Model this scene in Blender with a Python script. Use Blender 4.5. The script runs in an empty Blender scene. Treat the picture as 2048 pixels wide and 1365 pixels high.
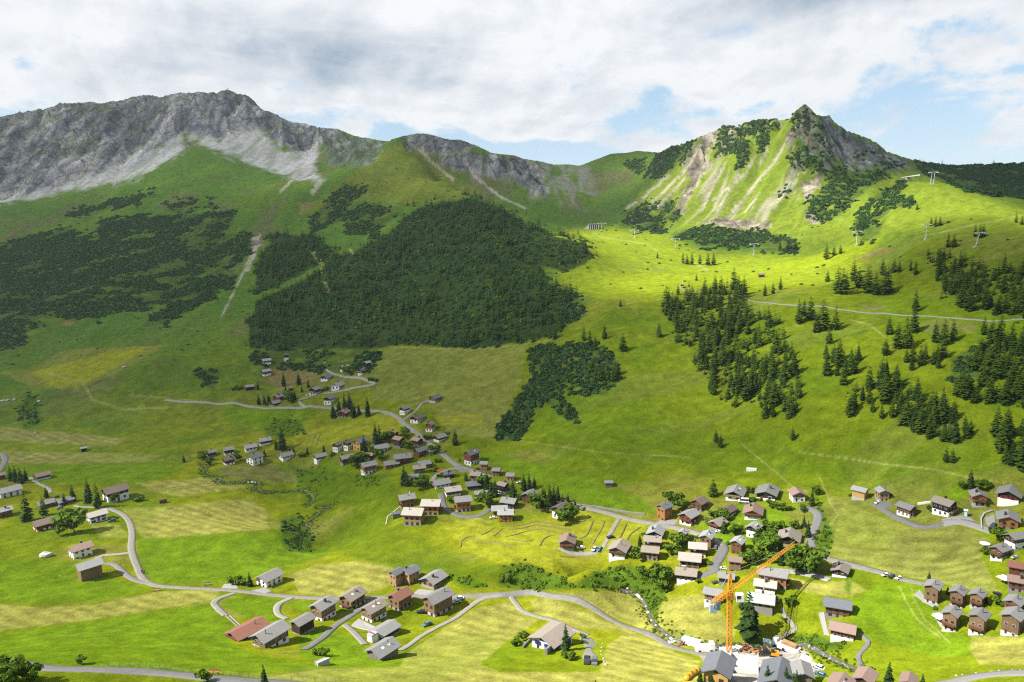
import bpy, math, random
import numpy as np
from mathutils import Matrix, Vector
R = math.radians
random.seed(7); rng = np.random.default_rng(7)
S = bpy.context.scene
COL = S.collection
# ------------------------------------------------------------------ camera
F = 1500.0                                   # focal length in photo pixels (2048 wide)
CAMZ, PITCH, ROLL = 175.0, 9.5, 2.0
cam = bpy.data.cameras.new('camera'); cam.sensor_width = 36; cam.lens = 36*F/2048
cam.clip_start = 1; cam.clip_end = 20000
co = bpy.data.objects.new('camera', cam); COL.objects.link(co)
CM = Matrix.Rotation(R(90-PITCH), 4, 'X') @ Matrix.Rotation(R(-ROLL), 4, 'Z')
co.matrix_world = Matrix.Translation((0, 0, CAMZ)) @ CM
S.camera = co
CR = np.array(CM.to_3x3())
def rays(u, v):
    u = np.asarray(u, float); v = np.asarray(v, float)
    d = np.stack([(u-1024)/F, -(v-682.5)/F, -np.ones_like(u)], -1)
    return d @ CR.T
def proj(P):
    c = (np.asarray(P, float)-np.array([0, 0, CAMZ])) @ CR
    w = -c[..., 2]; w = np.where(w < 1, 1, w)
    return 1024+F*c[..., 0]/w, 682.5-F*c[..., 1]/w, w
# ------------------------------------------------------------------ exposure and render settings
S.view_settings.view_transform = 'Standard'; S.view_settings.look = 'None'
S.view_settings.exposure = EXPO = 1.15; S.view_settings.gamma = 1
cy = S.cycles
cy.max_bounces = 5; cy.diffuse_bounces = 2; cy.glossy_bounces = 2; cy.transmission_bounces = 4
cy.transparent_max_bounces = 12; cy.volume_bounces = 0; cy.caustics_reflective = False; cy.caustics_refractive = False
cy.use_denoising = False; cy.filter_width = 1.2
# ------------------------------------------------------------------ sun
SUN_EL, SUN_AZ = 46.0, -106.0                 # azimuth clockwise from the view direction (+Y)
sd = np.array([math.sin(R(SUN_AZ))*math.cos(R(SUN_EL)), math.cos(R(SUN_AZ))*math.cos(R(SUN_EL)), math.sin(R(SUN_EL))])
sl = bpy.data.lights.new('sun', 'SUN'); sl.energy = 5.0; sl.angle = R(0.53); sl.color = (1, .94, .84)
so = bpy.data.objects.new('sun', sl); COL.objects.link(so)
so.rotation_euler = Vector(sd).to_track_quat('Z', 'Y').to_euler(); so.location = (-800, 0, 1200)
# ------------------------------------------------------------------ node helper
class NT:
    def __init__(s, tree): s.t = tree; s.n = tree.nodes; s.l = tree.links
    def node(s, kind, **kw):
        n = s.n.new(kind)
        for k, v in kw.items():
            if k == 'ins':
                for i, x in v.items():
                    if isinstance(x, bpy.types.NodeSocket): s.l.new(x, n.inputs[i])
                    else: n.inputs[i].default_value = x
            else: setattr(n, k, v)
        return n
    def m(s, op, a, b=0.0, c=0.0, clamp=False):
        return s.node('ShaderNodeMath', operation=op, use_clamp=clamp, ins={0: a, 1: b, 2: c}).outputs[0]
    def mix(s, f, a, b, bt='MIX'):
        return s.node('ShaderNodeMix', data_type='RGBA', blend_type=bt, ins={0: f, 6: a, 7: b}).outputs[2]
    def noise(s, vec, scale, detail=4, rough=.55, dist=0.0):
        return s.node('ShaderNodeTexNoise', ins={'Vector': vec, 'Scale': scale, 'Detail': detail, 'Roughness': rough, 'Distortion': dist}).outputs[0]
    def ramp(s, f, lo, hi):
        return s.node('ShaderNodeMapRange', interpolation_type='SMOOTHSTEP', clamp=True, ins={0: f, 1: lo, 2: hi}).outputs[0]
    def gauss(s, x, y, cx, cy_, sx, sy, amp):
        dx = s.m('DIVIDE', s.m('SUBTRACT', x, cx), sx); dy = s.m('DIVIDE', s.m('SUBTRACT', y, cy_), sy)
        r2 = s.m('ADD', s.m('MULTIPLY', dx, dx), s.m('MULTIPLY', dy, dy))
        return s.m('MULTIPLY', s.m('POWER', 2.718, s.m('MULTIPLY', r2, -1.0)), amp)
# ------------------------------------------------------------------ sky: physical sky with a broken cloud cover in it
W = bpy.data.worlds.new('World'); S.world = W; W.use_nodes = True
g = NT(W.node_tree); g.n.clear()
sky = g.node('ShaderNodeTexSky', sky_type='NISHITA', sun_disc=False, sun_elevation=R(SUN_EL), sun_rotation=R(SUN_AZ), altitude=1700, air_density=1.0, dust_density=1.2, ozone_density=1.0)
tc = g.node('ShaderNodeTexCoord').outputs['Generated']
sp = g.node('ShaderNodeSeparateXYZ', ins={0: tc})
X_, Y_, Z_ = sp.outputs
az = g.m('ARCTAN2', X_, Y_)                                       # radians, right positive
hz = g.m('SQRT', g.m('ADD', g.m('MULTIPLY', X_, X_), g.m('MULTIPLY', Y_, Y_)))
el = g.m('ARCTAN2', Z_, hz)
per = g.m('DIVIDE', 1.0, g.m('ADD', g.m('MAXIMUM', el, 0.0), .16))            # clouds shrink towards the horizon
lg = g.m('LOGARITHM', per, 2.71828)
def cvec(dx=0.0, dy=0.0, k=1.0, st=1.0, z=3.7):
    return g.node('ShaderNodeCombineXYZ', ins={0: g.m('ADD', g.m('MULTIPLY', g.m('MULTIPLY', az, g.m('ADD', 2.4, g.m('MULTIPLY', per, .22))), k), dx), 1: g.m('ADD', g.m('MULTIPLY', lg, st*k), dy), 2: z}).outputs[0]
n1 = g.noise(cvec(st=-1.7), 2.3, 9, .56, .2)                            # puffy masses
n1s = g.noise(cvec(-.05, .06, st=-1.7), 2.3, 6, .56, .2)                  # the same, nearer the sun: for lit and shaded sides
n2 = g.noise(cvec(st=-1.5, z=8.2), 9.0, 7, .6, .2)                        # ragged detail
cw = g.node('ShaderNodeCombineXYZ', ins={0: g.m('ADD', g.m('MULTIPLY', az, .7), g.m('MULTIPLY', el, 1.1)), 1: g.m('MULTIPLY', el, 3.2), 2: 9.1}).outputs[0]
n3 = g.noise(cw, 4.5, 6, .55, .5)                                # long soft streaks
EL = lambda v, u=1024: (430-(u-1024)*.035-v)/F
AZ = lambda u: (u-1024)/F
def blobs(lst):
    t = None
    for (u, v, su, sv, a) in lst:
        q = g.gauss(az, el, AZ(u), EL(v, u), su/F, sv/F, a)
        t = q if t is None else g.m('ADD', t, q)
    return t
# more and less cover: blue openings low in the sky to the centre and right
cov = blobs([(450, 60, 800, 200, .30), (1250, 120, 240, 120, .12), (1080, 315, 170, 24, -.30), (1140, 345, 120, 22, -.12), (1430, 108, 60, 22, -.20), (1850, 200, 220, 60, -.05), (1980, 240, 120, 60, .05), (1270, 255, 50, 18, -.1), (1310, 215, 30, 30, -.08),
             (2000, 150, 120, 50, .12), (1800, 40, 380, 60, .30), (1650, 200, 110, 70, .14), (1900, 290, 140, 26, .02), (930, 290, 80, 20, -.10), (600, 230, 120, 30, .12), (820, 250, 120, 30, .06), (1480, 170, 120, 50, .10), (1150, 240, 150, 50, .05), (1560, 300, 200, 40, .05), (1100, 60, 200, 60, .12)])
dens = g.m('ADD', g.m('ADD', g.m('MULTIPLY', n1, .95), g.m('MULTIPLY', n2, .22)), cov)
cloud = g.ramp(dens, .555, .70)
# blue-grey bellies
dark = blobs([(720, 165, 250, 52, .80), (850, 200, 150, 34, .35), (30, 85, 190, 32, .40), (540, 120, 200, 30, .30), (480, 25, 160, 30, .12), (1760, 45, 330, 50, .75), (1230, 205, 120, 35, .35), (1730, 255, 60, 25, .40), (1240, 285, 90, 30, .30), (130, 165, 130, 25, .30), (1450, 60, 120, 40, .2), (250, 60, 80, 30, -.15), (950, 60, 130, 50, -.2)])
dk = g.m('MULTIPLY', dark, g.ramp(n3, .20, .66))
side = g.m('MULTIPLY', g.m('SUBTRACT', n1, n1s), 4.5)             # positive on sides turned from the sun
thick = g.m('MULTIPLY', g.ramp(dens, .68, 1.0), .10)
dk = g.m('ADD', dk, g.m('ADD', g.m('MULTIPLY', g.ramp(n3, .46, .70), .14), g.m('ADD', thick, g.m('MULTIPLY', side, .36))), clamp=True)
K = 2**-EXPO
lit = tuple(K*c for c in (.965, .985, 1.01))+(1,)
bel = tuple(K*c for c in (.36, .46, .58))+(1,)
ccol = g.mix(dk, lit, bel)
bsky = g.mix(1.0, sky.outputs[0], (.08, .08, .08, 1), 'MULTIPLY')
bsky = g.mix(.65, bsky, tuple(K*c for c in (.47, .69, .885))+(1,))   # thin high veil in the blue
bsky = g.mix(g.m('MULTIPLY', g.ramp(el, .16, .0), .3), bsky, lit)
col = g.mix(cloud, bsky, ccol)
col = g.mix(g.ramp(el, .0, -.05), col, (.10, .13, .08, 1))
hf = g.m('SUBTRACT', 1.0, g.m('MULTIPLY', g.ramp(el, .36, .75), .5))      # sky dimmed above the view to deepen shade on the ground
col = g.mix(1.0, col, g.node('ShaderNodeCombineXYZ', ins={0: hf, 1: hf, 2: hf}).outputs[0], 'MULTIPLY')
col = g.mix(g.ramp(el, .0, -.05), col, (.10, .13, .08, 1))
bg = g.node('ShaderNodeBackground', ins={0: col, 1: 1.0})
g.l.new(bg.outputs[0], g.node('ShaderNodeOutputWorld').inputs[0])
# ------------------------------------------------------------------ numpy noise
def hsh(i, j, s):
    h = (i.astype(np.int64)*374761393+j.astype(np.int64)*668265263+s*974634777) & 0xffffffff
    h = ((h ^ (h >> 13))*1274126177) & 0xffffffff
    return ((h ^ (h >> 16)) & 0xffff)/65535.0
def vn(x, y, s=0):
    i = np.floor(x); j = np.floor(y); a = x-i; b = y-j
    a = a*a*(3-2*a); b = b*b*(3-2*b)
    return (hsh(i, j, s)*(1-a)+hsh(i+1, j, s)*a)*(1-b)+(hsh(i, j+1, s)*(1-a)+hsh(i+1, j+1, s)*a)*b
def fbm(x, y, o=4, s=0, g_=.5):
    t = 0; w = 1; W_ = 0
    for k in range(o):
        t = t+w*vn(x*2**k+17.3*k, y*2**k-9.1*k, s+k); W_ += w; w *= g_
    return t/W_
def ridged(x, y, o=4, s=0):
    t = 0; w = 1; W_ = 0
    for k in range(o):
        t = t+w*(1-np.abs(2*vn(x*2**k+7.7*k, y*2**k, s+k)-1)); W_ += w; w *= .5
    return t/W_
sm = lambda x, a, b: (lambda t: t*t*(3-2*t))(np.clip((x-a)/(b-a), 0, 1))
# ------------------------------------------------------------------ terrain control points: (pixel u, v, height above camera) and (u, v, distance ahead)
CZ = [(0,1365,-118),(300,1365,-124),(600,1365,-130),(1000,1365,-138),(1400,1365,-140),(1700,1365,-136),(2048,1365,-128),(250,1320,-130),(0,1325,-125),(0,1265,-150),(250,1250,-152),(500,1290,-150),(765,1300,-152),(1000,1300,-152),(1130,1290,-150),(1200,1300,-148),
(0,1180,-158),(280,1165,-162),(500,1170,-162),(650,1220,-160),(850,1210,-162),(1050,1190,-164),(1000,1138,-157),(1180,1140,-156),(1180,1180,-166),(1250,1220,-166),(1300,1270,-162),(1350,1290,-160),(1440,1300,-156),
(0,1050,-164),(100,1060,-163),(250,1050,-165),(400,1050,-166),(550,1060,-169),(620,1060,-181),(640,1105,-182),(560,1100,-170),(700,1120,-166),(750,1060,-166),(830,1040,-160),(930,1040,-159),(1050,1060,-158),(1130,1100,-158),(1240,1110,-156),(1100,1130,-157),(900,1120,-160),
(0,970,-167),(150,960,-168),(300,960,-169),(480,960,-171),(600,950,-178),(590,1000,-180),(700,960,-167),(690,1030,-173),(720,1080,-170),(780,970,-158),
(0,900,-168),(200,900,-169),(400,900,-170),(520,900,-168),(650,910,-165),(760,920,-160),(850,930,-159),(940,920,-157),(1000,970,-157),(1070,1000,-157),(1200,1030,-156),(1350,1060,-154),(1320,1110,-156),(1390,1150,-154),(1450,1200,-151),(1500,1130,-149),(1540,1200,-148),(1680,1150,-146),(1680,1250,-146),(1560,1275,-156),(1650,1320,-150),(1850,1230,-140),(1960,1260,-136),(1850,1300,-144),(2048,1300,-132),
(1480,1000,-146),(1590,1000,-143),(1400,1030,-150),(1720,1000,-138),(1760,1080,-142),(1900,1030,-132),(2020,1000,-126),(2040,1100,-128),(1900,1130,-139),
(0,800,-160),(150,800,-160),(300,800,-160),(450,800,-158),(600,815,-156),(700,820,-153),(800,830,-148),(880,850,-148),(560,760,-149),(690,770,-143),(740,740,-132),(575,722,-138),(0,740,-145),(150,740,-143),(300,740,-140),(420,740,-140),(800,695,-124),(900,780,-137),(950,690,-116),(1040,690,-114),(1040,850,-147),(960,880,-151),(1100,930,-151),(1100,980,-155),(1200,960,-150),(1200,860,-136),(1200,760,-119),(1200,690,-102),(1300,900,-141),(1400,960,-146),(1150,600,-82),(1250,600,-78),(1350,700,-104),(1330,800,-126)]
CY = [(1300,560,820),(1200,540,850),(1400,530,930),(1300,500,1050),(1190,460,1300),(1250,457,1300),(1280,470,1200),(1150,480,1150),(1480,540,850),(1600,530,780),(1560,560,700),(1500,600,620),(1620,600,560),(1400,600,650),
(1440,700,545),(1440,800,480),(1560,700,500),(1560,800,440),(1600,900,395),(1500,920,410),(1700,640,520),(1700,750,440),(1700,880,385),(1850,640,480),(1850,760,400),(1850,900,350),(2000,640,450),(2000,760,385),(2000,900,330),(2048,950,305),(1750,540,680),(1850,480,640),(1955,490,580),(2048,480,540),(1950,550,520),(1800,590,560),(1700,960,365),
(1790,372,880),(1815,364,860),(1865,366,830),(1905,378,790),(1950,395,760),(2000,408,730),(2048,421,700),(2150,450,650),(1750,400,900),(1900,430,720),(1720,450,880),(1680,480,900),
(1900,450,1000),(2048,480,900),(1820,415,1030),(2150,470,900),(1900,372,1250),(2048,400,1180),(1960,360,1350),(1900,390,1900),(2048,400,1900),(2200,325,1500),
(1350,430,1300),(1400,380,1350),(1450,450,1150),(1450,330,1300),(1530,330,1250),(1530,450,1080),(1600,300,1220),(1600,400,1080),(1620,450,1000),(1680,400,1000),(1740,345,1120),(1700,330,1180),(1580,490,950),(1480,490,1030),(1400,480,1100),(1340,460,1230),(1300,440,1350),(1640,330,1150),
(1607,330,1800),(1450,340,1900),(1740,370,1850),(1330,370,2100),
(808,281,1550),(780,325,1450),(740,330,1500),(650,392,1380),(770,301,1510),(735,323,1470),(700,348,1430),(668,373,1400),(700,336,1830),(668,358,1740),(850,335,1480),(900,365,1360),(950,384,1250),(800,380,1330),(750,420,1250),(900,420,1180),(975,402,1190),(1000,418,1140),(1050,447,1080),(1100,468,1030),(1150,485,985),(1182,502,945),(1190,525,880),(1140,570,780),(1050,520,930),(1000,600,760),(850,500,1050),(850,600,880),(700,500,1080),(700,600,920),(600,520,1080),(600,600,940),(520,640,900),(650,440,1250),(560,480,1200),(600,420,1350),
(1000,440,1270),(950,412,1380),(900,395,1480),(850,370,1580),(1050,475,1200),(1120,490,1120),
(900,330,1600),(950,350,1580),(1000,365,1560),(1050,390,1530),(1100,410,1500),(1150,430,1450),(1200,430,1450),(1250,420,1480),(1200,380,1650),(1280,370,1550),(1300,340,1620),(1100,350,1800),(1240,340,1730),(1040,430,1400),(1100,450,1330),
(0,300,2150),(0,400,1850),(100,300,2150),(100,390,1850),(200,280,2150),(200,370,1850),(300,280,2100),(300,330,1950),(370,302,1900),(450,260,2150),(500,300,2000),(550,330,1900),(620,340,1850),(640,300,2050),(620,370,1700),(700,310,1950),(740,312,2000),
(400,310,1850),(400,350,1700),(300,370,1700),(500,370,1650),(200,420,1650),(100,430,1650),(0,430,1650),(400,420,1450),(250,480,1350),(100,500,1350),(0,500,1350),(400,520,1200),(250,580,1100),(100,600,1080),(0,600,1080),(450,600,1000),(350,660,900),(200,690,860),(50,690,880),(540,450,1300),(500,540,1100),
(-200,240,2350),(-200,400,1850),(-200,500,1350),(-200,600,1080),(-200,700,880),(100,380,3000),(450,380,3000),(700,380,2800),(1000,390,2700),(1250,390,2600),(-200,380,3000)]
SKY = [(0,234,2400),(44,224,2400),(82,219,2400),(120,208,2400),(185,204,2400),(202,207,2400),(249,200,2400),(267,193,2400),(304,190,2400),(321,195,2400),(352,186,2400),(396,185,2400),(437,185,2380),(456,179,2370),(468,186,2370),(492,190,2360),(509,202,2350),(523,219,2340),(547,227,2330),(581,244,2320),(612,248,2310),(636,255,2300),(674,258,2280),(708,272,2250),(773,283,2200),
(800,274,1700),(824,269,1700),(841,267,1700),(865,270,1710),(893,279,1720),(920,280,1730),(954,292,1750),(982,306,1780),(1005,309,1800),(1029,311,1830),(1046,318,1850),(1081,323,1880),(1108,330,1900),(1135,329,1920),(1159,332,1930),(1190,320,1900),(1221,308,1870),(1255,306,1840),(1275,302,1810),(1299,304,1780),(1320,308,1730),(1337,295,1690),
(1348,292,1650),(1382,284,1560),(1399,273,1520),(1427,263,1470),(1447,254,1450),(1474,255,1430),(1502,243,1400),(1533,241,1370),(1580,239,1330),(1594,219,1322),(1608,209,1320),(1621,217,1320),(1632,232,1320),(1659,232,1325),(1669,246,1330),(1697,263,1345),(1724,273,1370),(1751,284,1390),(1775,304,1410),(1803,314,1430),(1844,325,1460),(1881,330,1480),(1912,333,1490),(1950,331,1500),(1980,328,1500),(2008,330,1500),(2048,326,1500)]
def cps():
    P = []
    for lst, mode in ((CZ, 0), (CY, 1), (SKY, 1)):
        a = np.array(lst, float); d = rays(a[:, 0], a[:, 1])
        t = a[:, 2]/(d[:, 2] if mode == 0 else d[:, 1])
        P.append(d*t[:, None]+[0, 0, CAMZ])
    return np.concatenate(P)
CP = cps()
def rbf_fit(P, lam=.0):
    n = len(P); s = 500.0
    A = np.sqrt(((P[:, None, :2]-P[None, :, :2])**2).sum(-1)+6.0**2)/s
    M = np.zeros((n+3, n+3)); M[:n, :n] = A-lam*np.eye(n)
    Q = np.c_[np.ones(n), P[:, :2]/s]; M[:n, n:] = Q; M[n:, :n] = Q.T
    return np.linalg.solve(M, np.r_[P[:, 2], 0, 0, 0]), s
RW, RS = rbf_fit(CP, .0004)
def H0(x, y):
    x = np.asarray(x, float); sh = x.shape; x = x.ravel(); y = np.asarray(y, float).ravel(); out = np.empty(len(x))
    for i in range(0, len(x), 20000):
        a, b = x[i:i+20000], y[i:i+20000]
        d = np.sqrt((a[:, None]-CP[None, :, 0])**2+(b[:, None]-CP[None, :, 1])**2+36.0)/RS
        out[i:i+20000] = d @ RW[:-3]+RW[-3]+RW[-2]*a/RS+RW[-1]*b/RS
    return out.reshape(sh)
# ------------------------------------------------------------------ polar grid of the terrain
NA, A0, A1 = 780, R(-44), R(44)
AA = np.linspace(A0, A1, NA)
rr = [95.0]
while rr[-1] < 3300: rr.append(rr[-1]*(1.0035 if rr[-1] < 720 else 1.0052))
RRr = np.array(rr); NR = len(rr)
GX = RRr[:, None]*np.sin(AA)[None]; GY = RRr[:, None]*np.cos(AA)[None]
GZ = H0(GX, GY)
def pip_sd(u, v, poly, closed=True):
    """signed distance in pixels: positive inside a polygon; for a line minus the distance"""
    p = np.array(poly, float); n = len(p); best = np.full(u.shape, 1e9); ins = np.zeros(u.shape, bool)
    for i in range(n if closed else n-1):
        a, b = p[i], p[(i+1) % n]; e = b-a; L = max((e**2).sum(), 1e-9)
        t = np.clip(((u-a[0])*e[0]+(v-a[1])*e[1])/L, 0, 1)
        best = np.minimum(best, (u-a[0]-t*e[0])**2+(v-a[1]-t*e[1])**2)
        if closed and a[1] != b[1]:
            c = ((a[1] > v) != (b[1] > v)) & (u < (b[0]-a[0])*(v-a[1])/(b[1]-a[1])+a[0]); ins ^= c
    best = np.sqrt(best)
    return np.where(ins, best, -best) if closed else -best
def vis_of(Z):
    s = (Z-CAMZ)/RRr[:, None]
    return s >= np.maximum.accumulate(s, 0)-1e-9
def mask(U, V, OK, poly, feather=3.0, closed=True, width=0.0, wob=0.0, ws=None):
    p = np.array(poly, float); pad = feather+width+wob+2
    q = OK & (U > p[:, 0].min()-pad) & (U < p[:, 0].max()+pad) & (V > p[:, 1].min()-pad) & (V < p[:, 1].max()+pad)
    out = np.zeros(U.shape)
    if q.any():
        d = pip_sd(U[q], V[q], poly, closed)+width
        if wob: d = d+wob*(2*ws[q]-1)
        out[q] = sm(d, -feather, feather) if feather > 0 else (d > 0)
    return out
# ------------------------------------------------------------------ surface outlines (photo pixels, laid onto the terrain they fall on)
P_ROCK = [[(-300,180),(460,140),(560,215),(690,258),(640,292),(600,306),(560,290),(513,253),(444,284),(372,264),(360,272),(300,312),(262,338),(190,352),(100,385),(30,398),(-300,410)],
 [(804,276),(824,262),(865,264),(920,274),(954,288),(930,304),(879,308),(838,297),(821,297)],
 [(875,320),(913,313),(982,309),(1046,321),(1084,330),(1084,359),(1098,396),(1067,393),(1033,366),(1016,345),(999,355),(954,345),(913,342)],
 [(1638,239),(1662,232),(1669,250),(1700,266),(1731,286),(1758,297),(1775,307),(1799,317),(1826,329),(1789,340),(1755,332),(1724,338),(1690,333),(1666,303),(1645,272)],
 [(640,262),(770,285),(740,325),(700,335),(660,330),(650,300)]]
P_LROCK = [[(1420,263),(1437,261),(1440,273),(1416,308),(1413,328),(1427,328),(1416,345),(1399,362),(1389,379),(1368,424),(1355,434),(1348,420),(1368,383),(1382,362),(1368,328),(1379,301),(1399,280)],
 [(1399,444),(1450,435),(1485,442),(1540,447),(1526,459),(1461,459)],[(1606,262),(1622,258),(1636,290),(1618,296)],[(1606,372),(1645,345),(1640,365),(1612,405)],[(1615,428),(1640,436),(1636,446),(1616,442)],[(1576,262),(1586,262),(1590,300),(1578,320)],[(500,480),(520,470),(525,490),(505,505)]]
P_SCREE = [[(-200,407),(0,409),(60,401),(150,379),(260,362),(300,341),(369,300),(361,270),(330,282),(300,306),(262,318),(220,330),(150,362),(70,385),(0,392),(-200,395)],
 [(240,312),(290,300),(262,345),(180,365)],
 [(372,267),(444,284),(513,253),(560,297),(601,308),(636,292),(629,328),(632,345),(652,364),(598,362),(533,338),(478,321),(427,301),(376,275)]]
L_SCREE = [([(1580,270),(1553,318),(1509,372),(1454,437)],2.4),([(1512,308),(1491,349),(1427,400)],2.2),([(1451,328),(1427,372),(1403,424)],1.8),([(1340,349),(1289,393),(1252,417)],2.6),([(1371,355),(1323,407),(1262,441)],1.8),([(1570,386),(1546,417)],2.5),
 ([(934,328),(947,352),(999,393),(1050,417)],2.4),([(838,300),(870,330),(905,358)],3),([(600,330),(585,360),(560,385)],2),([(515,480),(508,510),(495,540)],3),([(640,365),(625,385)],5),([(1480,345),(1455,385),(1432,428)],2),([(1535,300),(1520,330)],2),([(1520,385),(1490,425)],1.5),([(1397,292),(1380,330),(1350,362),(1300,410)],2.2),([(520,470),(480,560),(440,640)],1.2)]
P_PINE = [[(1584,236),(1608,205),(1632,229),(1642,270),(1676,318),(1656,342),(1645,352),(1621,342),(1601,376),(1570,393),(1570,362),(1584,328),(1582,308),(1587,267)],
 [(1440,273),(1447,250),(1474,252),(1502,240),(1533,238),(1553,244),(1539,270),(1526,301),(1498,273),(1498,308),(1478,335),(1474,308),(1447,308),(1430,321),(1427,294)],
 [(1318,306),(1348,289),(1385,281),(1368,312),(1350,335),(1318,350),(1296,352)],
 [(1245,425),(1287,412),(1347,395),(1352,415),(1362,437),(1337,450),(1325,465),(1280,460),(1250,442)],
 [(1345,470),(1375,457),(1512,455),(1530,460),(1600,486),(1590,505),(1500,500),(1420,495),(1370,485)],
 [(1615,403),(1656,369),(1666,335),(1690,338),(1724,342),(1785,338),(1758,362),(1731,379),(1710,400),(1686,431),(1662,441),(1645,448),(1608,424)],
 [(1717,424),(1744,400),(1772,379),(1809,362),(1813,372),(1796,393),(1820,396),(1823,417),(1785,413),(1768,444),(1760,470),(1725,485),(1717,461),(1707,455)],
 [(1690,300),(1740,312),(1800,330),(1770,335),(1720,325)],
 [(1830,325),(1881,328),(2048,324),(2200,322),(2200,440),(2048,404),(1960,388),(1890,362),(1850,345)],
 [(640,420),(690,368),(725,378),(700,410),(680,440),(630,465),(610,455)],[(690,420),(760,410),(800,425),(750,470),(690,470)],
 [(0,490),(60,470),(150,455),(190,480),(205,440),(300,437),(420,425),(465,425),(470,445),(440,470),(500,470),(500,510),(470,540),(460,580),(400,610),(330,645),(290,650),(330,610),(220,625),(200,640),(120,640),(60,660),(40,690),(0,700),(-200,700),(-200,490)],
 [(1055,700),(1090,690),(1150,690),(1230,710),(1240,760),(1215,790),(1160,790),(1130,800),(1165,840),(1170,862),(1120,830),(1085,800),(1065,830),(1040,885),(1000,892),(990,880),(1010,840),(1040,790),(1060,750)],
 [(390,740),(440,735),(425,780),(400,770)],[(1250,330),(1290,318),(1300,330),(1262,345)],
 [(1140,590),(1165,600),(1172,630),(1150,645),(1140,640)],[(500,700),(640,700),(770,700),(770,715),(740,745),(640,745),(560,735),(500,740)],
 [(130,425),(230,400),(300,385),(310,392),(240,415),(150,437)],[(330,410),(420,402),(430,412),(340,420)],
 [(1900,720),(1960,690),(2000,700),(1960,760),(1905,760)]]
P_BANK = [[(995,1170),(1005,1138),(1050,1128),(1110,1152),(1150,1170),(1190,1142),(1260,1128),(1310,1150),(1330,1190),(1310,1235),(1280,1195),(1230,1178),(1180,1178),(1120,1180),(1040,1178)],
 [(60,790),(85,810),(75,850),(50,860),(40,820)],[(1640,1000),(1668,1060),(1655,1112),(1632,1106),(1642,1050),(1628,990)],[(560,1040),(600,1030),(625,1085),(610,1110),(570,1100)],[(580,930),(640,945),(680,950),(660,975),(600,965)],[(1570,1262),(1640,1275),(1700,1290),(1660,1305),(1590,1285)],[(895,1150),(950,1160),(990,1178),(930,1172)],[(1690,1150),(1705,1165),(1700,1195),(1688,1180)],[(1555,935),(1570,930),(1580,945),(1560,950)],
 [(545,845),(600,838),(610,865),(560,880),(530,870)],[(790,945),(720,950),(700,965),(760,968)]]
P_FOREST = [[(760,480),(830,420),(900,402),(945,395),(1000,418),(1060,450),(1110,473),(1165,488),(1190,515),(1170,530),(1130,545),(1085,535),(1100,570),(1145,590),(1140,640),(1110,670),(1000,690),(930,695),(800,690),(760,700),(640,700),(560,700),(500,700),(500,650),(512,602),(600,562),(665,520),(712,500)],
 [(510,590),(520,520),(550,465),(620,470),(660,490),(660,515),(600,553)]]
MOWN = [[(245,1018),(360,1011),(500,998),(543,1029),(533,1041),(539,1058),(360,1073),(290,1075),(270,1060)],[(-200,1206),(0,1208.5),(80,1214),(185,1211),(312,1184),(440,1182),(425,1201),(236,1231),(0,1264),(-200,1285)],
 [(575,1150),(640,1130),(720,1122),(785,1136),(778,1170),(740,1187),(680,1195),(600,1186)],[(960,1216),(1030,1198),(1045,1226),(1075,1240),(1050,1262),(1010,1285),(960,1330),(1000,1345),(1200,1345),(1215,1290),(1245,1270),(1330,1300),(1400,1322),(1395,1365),(1370,1420),(500,1420),(500,1360),(640,1340),(800,1334),(815,1305),(865,1275),(910,1240)],
 [(1060,1200),(1105,1197),(1200,1235),(1290,1275),(1350,1300),(1330,1310),(1230,1262),(1150,1255),(1110,1236),(1070,1228)],[(1110,1188),(1180,1183),(1240,1182),(1285,1205),(1295,1240),(1330,1270),(1350,1290),(1290,1262),(1200,1220)],
 [(1650,985),(1690,1005),(1745,1030),(1800,1050),(1850,1065),(1890,1055),(1940,1060),(1985,1085),(1960,1110),(1980,1150),(2000,1185),(1940,1175),(1850,1160),(1770,1142),(1680,1118),(1665,1090),(1678,1040)],
 [(1290,1195),(1330,1200),(1400,1190),(1450,1230),(1470,1260),(1465,1290),(1400,1285),(1350,1280),(1310,1250)],[(1580,1155),(1640,1165),(1700,1160),(1735,1180),(1700,1195),(1650,1192),(1590,1180)],
 [(-200,852),(0,855),(100,862),(220,875),(245,880),(235,890),(180,892),(0,880),(-200,878)],[(-200,908),(0,906),(160,905),(320,912),(290,925),(0,926),(-200,926)],[(180,1048),(240,1050),(258,1075),(200,1075)],[(270,965),(340,962),(420,955),(480,968),(500,975),(360,995),(310,985)],
 [(1940,1300),(1945,1275),(2060,1275),(2200,1290),(2200,1330),(1960,1330)],[(910,1040),(960,1035),(985,1045),(960,1062),(920,1058)]]
OLIVE = [[(780,694),(940,697),(1050,692),(1042,760),(1010,830),(985,880),(900,868),(850,800),(745,802),(742,765),(755,720)],[(600,750),(700,730),(740,765),(690,785),(620,790)],[(0,745),(60,735),(130,700),(330,690),(250,740),(150,780),(60,775)],[(560,930),(640,925),(600,965),(540,950)]]
BROWN = [[(560,728),(640,732),(632,765),(560,778),(520,760)],[(440,935),(540,930),(590,960),(520,962),(440,955)],[(1210,535),(1325,537),(1322,541),(1305,540)],[(1720,608),(1770,612),(1760,625),(1725,622)],[(1840,650),(1880,640),(1960,645),(1950,668),(1850,668)],[(1700,520),(1760,495),(1790,500),(1730,520)],[(600,410),(640,400),(600,430)],[(120,640),(150,640),(140,655),(118,652)],[(1110,720),(1140,695),(1160,710),(1130,740)]]
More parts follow.
